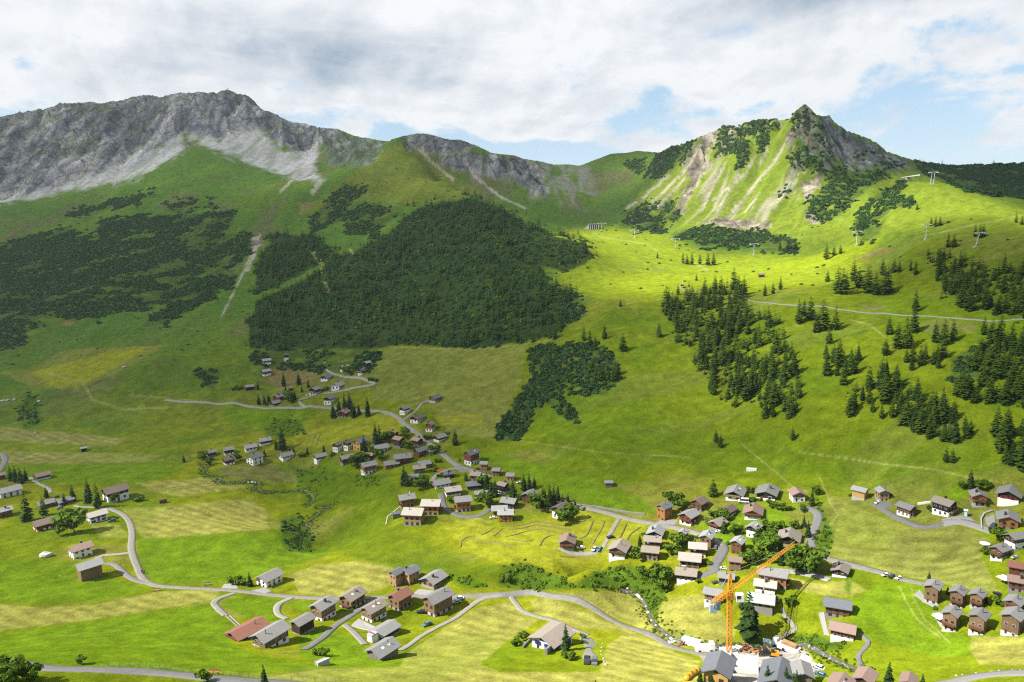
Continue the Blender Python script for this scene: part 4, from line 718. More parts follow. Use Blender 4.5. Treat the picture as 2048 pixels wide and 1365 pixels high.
def house(x0, y0, x1, y1, yaw, ratio, roof, wall, base, opt, label, name='chalet', cat='house'):
    Wp, Hp, cx, cy_ = x1-x0, y1-y0, (x0+x1)/2, (y0+y1)/2
    u, v = cx, y1-.28*Hp; p = at(u, v); gw = None; e = 5.0; off = np.zeros(2)
    slope = .46 if 'f' not in opt else .36
    if 'S' in opt: slope = .62
    for it in range(7):
        p = at(min(max(u+off[0], -120), 2170), min(v+off[1], 1420)); az_ = math.atan2(p[0], p[1]); ya = R(yaw)-az_; s_ = F/proj(p)[2]
        if gw is None: gw = Wp/(s_*(abs(math.sin(R(yaw)))+ratio*abs(math.cos(R(yaw)))))*.86; e = .55*gw
        oh = min(1.1, .12*gw+.2); oe = min(1.15, .13*gw+.15); rl = gw*ratio; rz_ = e+slope*gw/2; ze = e-slope*oe
        loc = np.array([(sx*(rl/2+oh), sy*(gw/2+oe), ze) for sx in (-1, 1) for sy in (-1, 1)]+[(sx*(rl/2+oh), 0, rz_+.2) for sx in (-1, 1)]+[(sx*rl/2, sy*gw/2, 0) for sx in (-1, 1) for sy in (-1, 1)])
        ca, sa = math.cos(ya), math.sin(ya); wx = p[0]+loc[:, 0]*ca-loc[:, 1]*sa; wy = p[1]+loc[:, 0]*sa+loc[:, 1]*ca; wz = p[2]+loc[:, 2]
        g_ = HT(wx[6:], wy[6:]); wz[6:] = np.clip(g_, p[2]-2.2, p[2]+.5)
        uu, vv_, _ = proj(np.stack([wx, wy, wz], -1)); w_, h_ = np.ptp(uu), np.ptp(vv_)
        if it < 6:
            gw *= np.clip(Wp/w_, .6, 1.6); e = float(np.clip(e+(Hp*(.97)-h_*Wp/w_)/s_/.9*.8, max(2.7, min(4.2, .38*gw)), min(9.0, 1.4*gw)))
            off += [cx-(uu.min()+uu.max())/2, (cy_-(vv_.min()+vv_.max())/2)*.9]
    o = empty(name, p, ya); tag(o, label, cat, None); HOUSES.append((cx, y1-.2*Hp, label, Wp, p, name, gw))
    hb = 0 if base == 'N' else e*(.12 if wall == 'WD' and x0 > 1800 else .34 if base == 'W' else .22)
    if 'l' in opt: hb = e*.62
    low = float(min(g_.min()-p[2], 0))-.6
    wm_ = ('wood_' if wall in WOODK else 'wall_')+wall
    if base != 'N':
        MB().box(-rl/2-.04, rl/2+.04, -gw/2-.04, gw/2+.04, low, hb).obj('base_wall', 'wall_'+base, o)
    b = MB(); z0 = hb if hb else low; a = rl/2; c_ = gw/2; zr = e+slope*c_-.12; ee = e-.12
    b.add([(-a,-c_,z0),(a,-c_,z0),(a,c_,z0),(-a,c_,z0),(-a,-c_,ee),(a,-c_,ee),(a,c_,ee),(-a,c_,ee),(-a,0,zr),(a,0,zr)], [(0,1,5,4),(2,3,7,6),(1,2,6,9,5),(3,0,4,8,7),(3,2,1,0)])
    b.obj('wall', wm_, o)
    A = rl/2+oh; B = gw/2+oe; zo = e-slope*oe; th = .24; zt = e+slope*c_
    b = MB(); prof = [(-B, zo), (0, zt), (B, zo)]; top = [(y, z+th) for y, z in prof]
    vs = [(sx*A, y, z) for sx in (-1, 1) for y, z in prof+top]
    b.add(vs, [(0,1,7,6),(1,2,8,7),(3,9,10,4),(4,10,11,5),(0,6,9,3),(2,5,11,8),(0,3,4,1),(1,4,5,2),(6,7,10,9),(7,8,11,10)])
    rf = b.obj('roof', 'roof_'+roof, o)
    rj = random.Random(int(x0*7+y0))
    if 'c' in opt:
        xx, yy = rj.uniform(-.25, .25)*rl, (.18 if rj.random() < .5 else -.18)*gw; zb = zt-slope*abs(yy)
        b = MB(); b.box(xx-.38, xx+.38, yy-.38, yy+.38, zb-.3, zb+1.5); b.k = 1; b.box(xx-.5, xx+.5, yy-.5, yy+.5, zb+1.5, zb+1.66)
        b.obj('chimney', ['wood_DK' if 'w' not in opt else 'wall_W', 'roof_SL'], rf)
    if 'p' in opt:
        xx, yy = rj.uniform(-.3, .3)*rl, -.2*gw; zb = zt-slope*abs(yy); MB().tube((xx, yy, zb), (xx, yy, zb+1.9), .17, .17, 8).obj('chimney_pipe', 'roof_SL', rf)
    if 'k' in opt:
        for q in (-.15, .2):
            xx = q*rl; y_a, y_b = -.30*gw, -.18*gw; za, zb2 = zt-slope*.30*gw+th, zt-slope*.18*gw+th; b = MB(); b.add([(xx-.5,y_a,za+.05),(xx+.5,y_a,za+.05),(xx+.5,y_b,zb2+.05),(xx-.5,y_b,zb2+.05),(xx-.5,y_a,za-.05),(xx+.5,y_a,za-.05),(xx+.5,y_b,zb2-.05),(xx-.5,y_b,zb2-.05)], [(0,1,2,3),(0,4,5,1),(1,5,6,2),(2,6,7,3),(3,7,4,0)]); b.obj('skylight', 'white_paint' if rj.random() < .7 else 'glass', rf)
    # windows and doors on the sides that face the valley station of the eye
    if Wp > 17 and 'n' not in opt:
        st = 'w' if base == 'W' and Wp > 40 else 't' if wall in ('DK', 'BK', 'RB') else 'd'
        if 'R' in opt: st = 'r'
        if 'B' in opt: st = 'b'
        wk = min(1.15, max(.55, gw/7.5))
        eye = np.array([-p[0], -p[1]])/math.hypot(p[0], p[1])
        for sx, sy, half, span in ((1, 0, a, gw), (-1, 0, a, gw), (0, 1, c_, rl), (0, -1, c_, rl)):
            nx_, ny_ = sx*ca-sy*sa, sx*sa+sy*ca
            if nx_*eye[0]+ny_*eye[1] < .12: continue
            lv = [(1.5, .0)] if e < 3.6 else [(min(hb, e*.5)*.55+.15, 0), (hb+(e-hb)*.5 if hb else e*.72, 0)]
            if sx and slope*gw/2 > 1.5 and e > 3: lv.append((e+slope*gw*.16, 1))
            for li, (zz, gab) in enumerate(lv):
                n = max(1, int(span/wk/(2.9 if not gab else 5.5))) if Wp > 30 else (2 if not gab else 1)
                for i in range(n):
                    q = (i-(n-1)/2)*span/(n+.25); proud = .045 if (base != 'N' and zz < hb) else 0
                    if li == 0 and i == n//2 and len(lv) > 1 and Wp > 24:
                        d_ = MB().box(-.5, .5, -.02, .06, -1.0, 1.05).obj('door', 'wood_DK' if wall != 'DK' else 'wood_BN', o); zc = 1.1 if low > -1.2 else .6
                        d_.location = (sx*(half+proud), q, zc) if sx else (q, sy*(half+proud), zc); d_.rotation_euler = (0, 0, math.atan2(-sx, sy)); d_.scale = (wk, 1, wk); continue
                    c2 = bpy.data.objects.new('window', win_mesh(st, 1.35 if not gab else 1.05, 1.35 if not gab else 1.0)); COL.objects.link(c2); c2.parent = o
                    c2.location = (sx*(half+proud), q, zz) if sx else (q, sy*(half+proud), zz); c2.rotation_euler = (0, 0, math.atan2(-sx, sy)); c2.scale = (wk, 1, wk)
        if 'b' in opt or (Wp > 36 and base != 'N' and wall in WOODK and rj.random() < .5):
            sx = -1 if (-(ca*eye[0]+sa*eye[1])) > 0 else 1; zb = max(hb, 2.0)
            b = MB(); q = sx*(a+.05); r_ = sx*(a+1.15); X0, X1 = min(q, r_), max(q, r_); b.box(X0, X1, -c_*.9, c_*.9, zb-.16, zb)
            b.box(r_-.05, r_+.05, -c_*.9, c_*.9, zb+.25, zb+.95); b.obj('balcony', 'wood_TA' if wall in ('DK', 'BK') else 'wood_BN', o)
    return o
HT_ = '''566 707 579 724|80|1.1|BR|DK|W|l|small tall white chalet with dark top on the brown field's upper edge
521 716 544 731|15|1.2|LG|RB|W||half hidden chalet with pale roof at the scrub edge
519 737 544 754|25|1.2|LG|RB|W|b|pale roofed chalet at the left corner of the brown field
646 717 653 728|60|1|BR|DK|W||tiny brown hut in the scrub above the hamlet
677 729 702 745|30|1.2|LG|DK|W|c|dark chalet half behind a round bush at the hamlet's top
724 721 744 739|40|1.1|LG|BK|S||black chalet highest at right in the uphill hamlet
713 736 732 753|60|1.1|BR|DK|W|b|dark chalet with a white band just below the black one
638 747 668 764|55|1.2|SL|RB|W|l|brown gabled chalet with white ground floor at the lane's end
659 762 693 783|55|1.2|LG|W|W|c|large white chalet beside the hamlet's lane
615 771 644 792|55|1.2|GR|DK|W|b|grey roofed chalet with garage left of the large white chalet
489 769 509 782|5|1.3|GR|BK|N|n|lone dark shed among bushes at the far left of the hamlet
575 773 587 784|20|1.2|PK|BN|N||small brown chalet hidden behind hamlet spruces
552 781 575 797|20|1.3|BR|BN|S||brown roofed chalet topmost of the stacked trio by three spruces
543 787 570 807|45|1.2|GR|RB|S|c|red brown chalet in the middle of the stacked trio
537 799 564 815|35|1.2|GR|BN|S|p|light brown chalet lowest of the stacked trio on the road
644 789 673 811|60|1.2|SL|DK|W|l|white chalet with dark gable right above the valley road
672 816 702 838|65|1.2|PK|RB|S|c|brown chalet ringed by tall spruces below the road
410 898 434 916|12|1.2|GR|DK|S|c|dark chalet leftmost of the row above the brook
444 892 470 913|8|1.2|GR|BK|W||black chalet with white foot second in the brook row
485 886 516 907|10|1.2|GR|BK|W|cl|black topped chalet with a long white terrace
514 873 544 894|12|1.2|GR|DK|W|bp|dark chalet standing highest in the brook row
442 911 472 932|22|1.2|BR|DK|W|c|brown roofed chalet nearest the brook bend
488 904 530 933|35|1.15|SL|W|W|cf|big white chalet with broad slate roof in the brook row
554 904 590 923|25|1.3|GR|W|W||low white chalet right of the big white one
624 905 656 928|22|1.3|GR|RB|W||brown chalet on a white foot alone on bright lawn
662 882 686 906|50|1.1|SL|RB|W|l|leftmost of the three joined gables under the striped field
684 879 705 903|50|1.1|SL|RB|W|lc|middle of the three joined gables under the striped field
702 873 738 902|45|1.2|SL|YE|N||yellow fronted chalet with slate roof
676 907 709 934|20|1.3|GR|DK|S||dark chalet on a stone foot beside the leafy garden trees
744 886 780 911|18|1.25|LG|W|W||white chalet with pale sheet roof below the tall spruces
726 906 751 921|-20|1.2|PK|DK|N|n|low pink brown roof among garden trees
854 787 886 807|50|1.2|SL|OR|C||orange chalet with triple garage high on the mown slope
796 810 822 831|45|1.2|GR|BN|W|l|brown chalet on white foot left of the slope driveway
816 826 853 848|50|1.2|BR|DK|W|lc|white chalet with brown roof right of the driveway junction
848 841 872 865|65|1.1|PK|OR|W|c|tall narrow brown chalet below the junction
863 866 896 886|40|1.2|GR|DK|W||dark chalet with a white porch right of the descending road
772 861 799 878|-40|1.2|PK|DK|N|c|pink roofed chalet half behind the tall village spruces
783 871 813 898|-48|1.2|PK|DK|S|cb|pink roofed dark chalet with big gable below the spruces
820 873 849 895|-48|1.2|PK|DK|S|c|pink roofed chalet with large chimney beside the road
823 892 856 917|42|1.2|SL|BN|N|c|dark brown cabin with slate roof against the road
856 901 869 911|10|1.2|GR|GW|N|n|tiny grey shed by the hedge on the road|shed|shed
765 919 800 941|8|1.4|GR|OR|N||grey roofed orange barn left of the long brown one
784 905 824 933|8|1.4|GR|BN|N|p|long brown barn with broad grey roof in the upper village
717 920 756 955|20|1.3|GR|OR|W|p|orange chalet on tall white foot above the grass slope
832 919 864 940|14|1.2|GR|GW|N|n|grey barn behind another grey barn above the spruce pair
823 928 853 949|8|1.3|WE|GW|N|p|weathered grey barn in front of its twin
815 947 839 970|8|1.2|GR|TA|N||tan cabin squeezed between spruce and round tree
883 942 911 957|15|1.3|SL|BK|N|c|low black chalet behind the dark tree by the side lane
860 955 904 979|18|1.3|GR|BK|W|l|black chalet with grey roof and white terrace
885 970 925 996|12|1.3|CR|RB|W|p|red brown chalet with bright cream roof
937 943 967 963|-22|1.2|WE|BN|S|c|brown chalet with weathered tan roof by the parking place
929 962 963 981|8|1.3|SL|BK|S|c|black chalet with slate roof behind the cream roofed one
947 981 978 999|5|1.3|LG|W|W||pale walled house with light roof in the trees
907 990 945 1027|4|1.2|GR|OR|C||orange chalet with grey roof inside the asphalt bend
793 985 833 1020|12|1.2|GR|OR|S|p|orange brown chalet furthest left on the village spur
839 998 887 1032|-15|1.2|CR|OR|S|p|orange chalet with cream roof behind the front one
801 1014 855 1054|-20|1.2|CR|TA|S|p|tan chalet with cream roof at the spur's front
924 896 962 933|42|1.2|SL|RB|W|kp|tall red brown chalet with slate roof above the fork
958 922 979 943|-15|.95|GR|OR|S||left of the three small orange cube houses
982 935 1004 954|-15|.95|GR|OR|S||middle of the three small orange cube houses
1010 945 1033 964|-15|.95|GR|YE|S||right of the three small orange cube houses
991 962 1021 991|-38|1.2|WE|BK|W|c|black chalet with weathered roof between two spruces
1040 977 1078 1008|58|1.2|GR|BN|N|w|brown barn with broad gable beside the dark spruces
998 993 1040 1020|-25|1.2|GR|BN|S|p|brown chalet with grey roof and stone flank
982 1010 1016 1034|0|1.3|LG|OR|N||rear half of the orange twin houses
994 1018 1029 1045|-4|1.2|LG|OR|N|p|front half of the orange twin houses beside a white car
1099 1002 1147 1041|52|1.15|BR|BN|W|l|white chalet with brown gable and dark roof among spruces
1115 1064 1155 1104|82|1.1|PK|WD|S|bc|log chalet with pinkish roof ringed by hay rows
1212 1076 1264 1121|74|1.15|WE|WD|W|p|weathered barn with tan roof and lean-to on the hay meadow
1208 963 1227 975|3|1.4|LG|GW|N|n|lone hay hut on the bright green meadow slope|hay_hut|hut
1291 1051 1332 1077|80|1.2|LG|DK|W|cl|white house with dark gable behind two brown barns
1286 1070 1325 1101|-4|1.3|WE|WD|N|p|upper of the two brown barns below the white house
1281 1090 1322 1123|-8|1.2|WE|WD|S|c|lower of the two brown barns at the meadow edge
1309 1002 1349 1044|50|1.15|SL|OR|N|p|bright orange chalet with slate roof on the village road
1378 991 1421 1025|58|1.1|BR|BN|S|w|brown chalet with brown roof behind the dark round trees
1354 1016 1402 1054|58|1.1|LG|RB|W|bR|red brown chalet with patchy silver shingle roof
1438 1008 1477 1037|60|1.1|BR|BN|W|w|small chalet with red brown roof above the garden trees
1413 1034 1458 1062|58|1.1|WE|RB|S|b|dark red chalet with tan roof half behind a garden tree
1354 1054 1380 1088|68|1.15|LG|RB|N|p|narrow red brown chalet half hidden by a tree
1396 1058 1433 1099|74|1.2|LG|WD|N|pk|brown chalet with whitish roof left of the asphalt lane
1376 1083 1415 1120|0|1.2|CR|RB|W|c|white footed chalet with pinkish cream roof
1355 1103 1405 1144|-4|1.2|CR|WD|S|c|brown chalet with cream roof and awning above the black one
1349 1133 1397 1172|-5|1.25|WE|BK|W|p|black chalet with white foot at the ravine tree
1458 1070 1495 1109|70|1.2|LG|BN|N|kp|brown barn chalet with whitish roof right of the lane
1455 1111 1486 1144|-3|1.1|PK|WD|N||square brown barn with purplish roof behind the crane
1434 1142 1472 1172|-5|1.2|GR|DK|S|p|dark house directly behind the crane head
1404 1172 1451 1216|-12|1.25|GR|WD|W||white footed house under the crane's counter jib
1512 1132 1580 1182|-6|1.9|GR|OR|S|p|long orange wooden house with grey roof right of the crane
1506 1161 1556 1186|-4|1.4|CR|RB|W|c|house with white roof behind the pale green roof
1493 1184 1552 1231|-3|1.3|GN|TA|S|c|tan house with pale green roof behind the big spruce
1446 968 1495 1003|80|1.2|GR|BK|W|lk|black chalet with white ground floor and parked van
1508 973 1561 996|82|1.2|GR|DK|W|cf|wide dark chalet with low grey roof behind bushes
1574 973 1615 1007|108|1.1|PK|TA|W|l|tan chalet on white foot at the top of the asphalt road
1484 1005 1529 1040|86|1.15|PK|OR|W|bc|orange brown chalet with pink roof and balcony
1489 1042 1527 1077|65|1.15|LG|BK|W|lk|black and white chalet behind the bright tall tree
1552 1058 1605 1089|85|1.1|WE|BK|S|c|black chalet with broad tan roof behind the jib tip
1700 970 1741 1002|-22|1.35|LG|YE|C|n|yellow chalet with light roof on the upper right meadow
1747 971 1783 1006|112|1.15|LG|TA|C|p|tan chalet with light roof right of the yellow one
1789 1001 1839 1037|-35|1.3|GR|BN|W||brown chalet on white foot inside the asphalt curve
1859 990 1920 1036|-30|1.25|WE|BK|W|c|old black chalet with weathered shingle roof
1935 976 1979 1016|104|1.15|GR|OR|C|c|orange chalet on concrete foot below the dark trees
1989 970 2050 1008|84|1.1|GR|BK|W|R|large black and white chalet highest at the right edge
1991 1017 2043 1063|94|1.15|GR|OR|S|c|orange chalet with curved driveway at the right edge
2004 1063 2058 1107|50|1.2|GR|DK|W|l|dark brown house on white foot cut by the right edge
1976 1086 2027 1124|60|1.15|GR|BN|W|p|brown chalet with grey roof and parasol at right
2014 1123 2066 1150|3|1.4|RD|RB|N||red roofed chalet cut by the right edge
2012 1147 2068 1188|5|1.4|PK|BN|S|c|pink roofed chalet with white awning at the right edge
1660 1123 1703 1157|82|1.2|WE|DK|W|cf|dark chalet with tan roof and white foot by the right road
1844 1156 1890 1211|76|1.15|GR|WD|C|p|weathered chalet by the white terrace leading the right cluster
1896 1167 1939 1220|76|1.15|GR|WD|C|p|left of the two joined weathered chalets
1936 1175 1977 1220|76|1.15|GR|WD|C|p|right of the two joined weathered chalets
1880 1206 1928 1269|75|1.15|GR|WD|C|bp|weathered chalet with big white parasol in the front row
1933 1213 1985 1273|75|1.15|GR|WD|W|p|weathered chalet with picnic bench in the front row
2003 1188 2056 1224|74|1.15|GR|WD|S|p|weathered chalet at the right edge behind another
1997 1212 2058 1274|74|1.15|GR|WD|W|p|weathered chalet at the right edge with orange side wall
1646 1193 1705 1241|0|1.35|SL|BN|S|w|brown chalet with wide slate roof on the lawn
1656 1240 1715 1286|-4|1.35|PK|RB|W|w|dark red chalet with purplish roof below the slate roofed one
1648 1343 1713 1402|75|1.2|PK|DK|N|nk|purplish gabled roof cut by the bottom edge near the path
1702 1332 1759 1388|76|1.2|PK|DK|N|n|larger purplish gabled roof cut by the bottom edge
1796 1343 1839 1385|84|1.2|PK|DK|N|n|small pointed roof at the bottom edge right of the dark conifer
1399 1299 1474 1387|80|1.25|SL|YE|C||unfinished house with orange gable left of the rubble
1513 1315 1602 1392|84|1.2|SL|YE|C||unfinished house with orange gable behind small spruces
1579 1317 1631 1377|100|1.3|GR|GW|W|n|grey house with striped facade right of the building site
1055 1243 1152 1312|52|1.1|WE|W|W|Bf|white villa with blue shutters and broad tan roofs
774 1132 812 1177|40|1.15|SL|TA|N||left half of the tan double gabled house
798 1128 843 1172|40|1.2|SL|TA|N|c|right half of the tan double gabled house
836 1137 898 1181|48|1.15|GR|WD|S|c|brown barn with sweeping grey roof by the pale forecourt
770 1172 829 1224|42|1.2|RD|WD|S|c|stone and timber house with red roof
840 1172 911 1236|40|1.5|GR|WD|C|p|long timber house with plain grey roof beside the road
716 1195 778 1247|40|1.35|WE|WD|W|pk|brown chalet with weathered roof and small annex
735 1239 804 1283|40|1.4|GR|DK|S|nf|dark house with grey roof beside a striped crate
726 1272 804 1332|40|1.25|GR|GW|N|nkp|grey boarded house with two roof windows nearest the eye
672 1170 736 1221|45|1.3|WE|WD|C|kp|dark brown barn chalet with two roof windows on the main road
614 1189 677 1246|42|1.25|GR|WD|W|cp|brown chalet with grey roof and notched corner
576 1224 633 1274|37|1.35|GR|DK|S|nf|low dark house with tall chimney pipe
496 1238 584 1306|36|1.5|GR|WD|W|p|long chalet with white lower walls at the hamlet's front
446 1233 542 1290|31|1.55|RD|BN|W|pBf|long house with striped red tile roof
506 1134 570 1177|36|1.3|GR|W|W|w|white house with grey roof alone above the main road
160 894 175 904|2|1.4|LG|BK|N|n|lone dark hay hut on the left meadows|hay_hut|hut
66 941 104 962|12|1.4|PK|BN|W|w|brown roofed house alone below the bright green strip
-12 967 47 998|14|1.5|LG|W|W|w|long white house at the left edge
-18 1010 28 1039|10|1.5|LG|BN|N|c|brown house with pale roof at the left edge
70 996 113 1019|12|1.5|GR|BN|N|n|grey roofed shed row behind the tall larch|shed|shed
107 992 151 1012|20|1.4|GR|BN|S||grey roofed house by the dirt yard
199 965 261 1007|18|1.35|BR|BK|W|wl|big chalet with brown roof and white foot beside two larches
168 1016 218 1048|14|1.4|CR|W|W|B|white house with pale roof beside a blue car
60 1030 119 1065|12|1.4|BR|RB|W|Rc|red and white house with red shutters
131 1080 189 1120|16|1.35|PK|W|N|c|pale house with pinkish roof on the lawn
146 1113 209 1166|13|1.3|LG|WD|N|n|old wooden barn with pale shingle roof at left|barn|barn
-14 944 13 962|10|1.4|PK|BN|N|n|pink roofed house at the very left edge'''
for ln in HT_.split('\n'):
    q = ln.split('|'); b4 = [float(x) for x in q[0].split()]
    house(*b4, float(q[1]), float(q[2]), q[3], q[4], q[5], q[6], q[7], *(q[8:10] if len(q) > 8 else ()))
# ------------------------------------------------------------------ trees and bushes in the village, each told by the house it stands by
VT = '''22,962,30,l;32,965,34,s;42,968,32,s;52,962,26,s;93,996,22,s;54,1043,56,l;88,1032,40,l;129,1011,26,s;146,1003,34,s;178,1006,48,s;195,1016,50,l;226,1004,18,d;277,1002,16,b;149,1066,44,d;130,1042,26,d;368,925,16,s;380,916,6,s;407,922,20,d;421,930,14,d;476,923,18,d;529,914,17,s;553,900,24,s;565,900,45,s;580,905,12,s;587,906,14,s;601,913,10,b;610,912,10,b;615,910,18,s;648,905,16,s;665,911,10,b;684,911,8,s
568,773,28,s;598,770,25,s;617,776,18,s;518,810,22,s;529,809,20,s;538,806,19,s;571,782,12,s;577,803,20,d;585,806,24,s;590,800,20,s;604,785,14,s;651,781,12,b;667,836,28,s;679,830,34,s;690,822,34,s;700,820,34,s;708,836,30,s;718,830,22,s;736,834,40,s;516,780,18,s;478,778,10,b;466,781,8,b;642,746,14,s;696,748,16,d;741,762,10,b;751,763,9,b
752,889,40,s;760,888,38,s;774,886,28,d;729,908,38,s;810,876,20,d;816,898,18,d;869,908,18,d;911,891,32,l;854,879,14,b;758,921,26,d;722,933,30,d;714,937,24,d;892,869,8,b;837,875,6,s;809,971,40,s;815,973,30,s;842,977,24,d;852,973,20,d;898,968,24,s;878,954,8,b;870,943,10,b;967,974,28,d;932,962,18,s;920,923,9,s;900,1006,14,d;973,1011,30,d
974,979,34,s;982,994,34,s;991,994,34,s;977,1016,24,d;959,1005,16,d;1026,994,36,s;1048,982,34,s;1059,982,36,s;1069,976,24,s;1070,1011,30,s;1079,1017,30,d;1086,1014,42,s;1100,1016,46,s;1108,1011,40,s;1116,1002,32,s;1136,1005,18,s;1150,1017,20,s;1136,1046,34,d;1095,1026,16,s;1280,1093,26,s;1289,1071,8,b;1275,1117,20,d;1357,1096,36,d;1345,1109,24,d;1323,1174,48,d;1285,1152,22,d;1341,1007,26,d;1364,1020,30,d;1426,993,34,l;1445,1038,20,d;1455,1039,20,d;1405,1041,12,s;1426,1036,16,d;1448,1067,30,l;1470,1069,22,d;1361,1089,24,d;1395,1077,9,b
1500,987,14,d;1502,1003,12,b;1518,1001,12,b;1542,1016,16,d;1557,1020,16,d;1572,1021,14,d;1584,1019,10,b;1624,1012,34,s;1631,989,18,d;1516,1089,40,l;1526,1089,26,d;1542,1089,32,d;1538,1058,20,d;1557,1061,20,d;1589,1059,18,d;1608,1054,24,s;1616,1075,34,s;1579,1081,12,d;1605,1023,14,d;1522,1115,48,l;1506,1130,36,l;1494,1130,28,d;1536,1116,44,d;1562,1131,32,s;1576,1130,40,l;1591,1126,36,s;1606,1147,50,d;1622,1146,52,d;1599,1144,38,d;1614,1110,30,s;1498,1274,92,s;1483,1219,32,s;1577,1211,14,d;1413,1128,14,b;1420,1129,12,b;1396,1167,12,d;1569,1240,8,b
1941,976,38,s;1959,979,22,d;1971,979,20,d;1923,978,16,d;1999,1085,34,d;1990,1117,24,d;1971,1110,14,d;1858,1161,20,s;1895,1189,18,s;1783,991,6,b;1704,992,8,b;1863,1020,12,b;1973,1207,16,s;1996,1212,22,d;1870,1219,8,b;1777,1374,52,s;1845,1374,28,s;1587,1374,30,s;1582,1208,16,d;1400,1374,38,s;1423,1374,38,s;1535,1374,46,s;1572,1374,42,s;1593,1374,36,s;1047,1282,24,d;1032,1292,18,d;1132,1302,56,s;1165,1278,11,d;1169,1288,8,b;1136,1318,22,b;1191,1369,11,s
468,1169,18,d;480,1169,15,d;488,1171,14,d;500,1173,28,s;636,1311,16,d;650,1313,18,d;530,1374,48,s;159,1329,18,d;408,1364,28,d;12,1374,54,d;34,1370,52,d;60,1366,40,d;-8,1374,52,d;1312,1160,18,d;1300,1152,14,d;1240,1140,10,b;1010,1160,16,b;1345,1160,14,d;1545,1075,24,d;1460,1090,10,b;1330,1185,18,d;1560,1100,30,l;1548,1128,24,d;1585,1095,22,s;1630,1128,20,d;1415,1050,14,d;1434,1050,16,d;1480,1062,14,d;1530,1060,16,d;1015,985,18,d;1040,1000,14,d;925,1022,8,b;862,935,12,d;876,925,10,b;745,905,14,d;690,925,12,d;1090,1002,26,s;1125,1012,24,s'''
ents = []
for it in VT.replace('\n', ';').split(';'):
    q = it.split(','); ents.append((float(q[0]), float(q[1]), float(q[2]), q[3]))
KN = {'s': 'spruce', 'l': 'feathery larch', 'd': 'leafy tree', 'b': 'bush'}
labs = []; TP = hit([e[0] for e in ents], [min(e[1], 1420) for e in ents]); dp = proj(TP)[2]
hms = [e[2]*d/F/.93 for e, d in zip(ents, dp)]
for (u, v, h, k), hm in zip(ents, hms):
    n = min(HOUSES, key=lambda H: math.hypot((u-H[0]), 1.8*(v-H[1]))-.25*H[3]); dx, dy = (u-n[0])/n[3], (v-n[1])/n[3]
    rel = ('left of' if dx < 0 else 'right of') if abs(dx) > max(.42, abs(dy)) else ('behind' if dy < 0 else 'in front of')
    sz = ('tall' if hm > 12.5 else 'small' if hm < 5 else 'mid-sized') if k != 'b' else 'low'
    tx = f'{sz} {KN[k]} {rel} the {n[2]}'.split(); labs.append(' '.join(tx[:16]) if tx[min(15, len(tx)-1)] not in ('the', 'by', 'of', 'a', 'in', 'with', 'and', 'on', 'at') else ' '.join(tx[:15]))
for i, (e, hm) in enumerate(zip(ents, hms)):
    dup_ = labs.count(labs[i]) > 1
    tree(TP[i], hm, e[3], labs[i], ('several of: '+labs[i]) if dup_ else None, {'d': 1.25, 's': 1.0, 'l': 1.0, 'b': 1.5}[e[3]])
# ------------------------------------------------------------------ vehicles
def car_parts(kind):
    L_, W2, Hh, cl = {'car': (4.3, .88, .86, .55), 'van': (5.0, .95, 1.0, .95)}[kind]; b = MB()
    pr = [(-L_/2, .38), (-L_/2+.05, .80), (-L_*.26, Hh), (L_*.40, Hh), (L_/2, .78), (L_/2, .38)] if kind == 'car' else [(-L_/2, .38), (-L_/2+.1, .9), (-L_*.34, 1.05), (L_*.46, 1.05), (L_/2, .9), (L_/2, .38)]
    n = len(pr); b.add([(x, y, z) for y in (-W2, W2) for x, z in pr], [tuple(range(n)), tuple(range(2*n-1, n-1, -1))]+[(i, n+i, n+(i+1) % n, (i+1) % n) for i in range(n)])
    z0 = pr[2][1]; x0, x1 = (-L_*.24, L_*.42) if kind == 'car' else (-L_*.33, L_*.47); r0, r1 = (x0+.75, x1-.55) if kind == 'car' else (x0+.6, x1-.1)
    c_ = MB(); c_.add([(x0, -W2+.04, z0), (x1, -W2+.04, z0), (x1, W2-.04, z0), (x0, W2-.04, z0), (r0, -W2+.16, z0+cl), (r1, -W2+.16, z0+cl), (r1, W2-.16, z0+cl), (r0, W2-.16, z0+cl)], [(0,1,5,4),(1,2,6,5),(2,3,7,6),(3,0,4,7)])
    r_ = MB(); r_.box(r0-.04, r1+.04, -W2+.14, W2-.14, z0+cl, z0+cl+.06, .06, .06)
    return b, c_, r_, L_, W2
wb = MB(); wb.tube((0, -.11, 0), (0, .11, 0), .33, .33, 12); WHE = bpy.data.meshes.new('wheel'); WHE.from_pydata(wb.v, [], wb.f); WHE.materials.append(M['rubber'])
CARM = {}
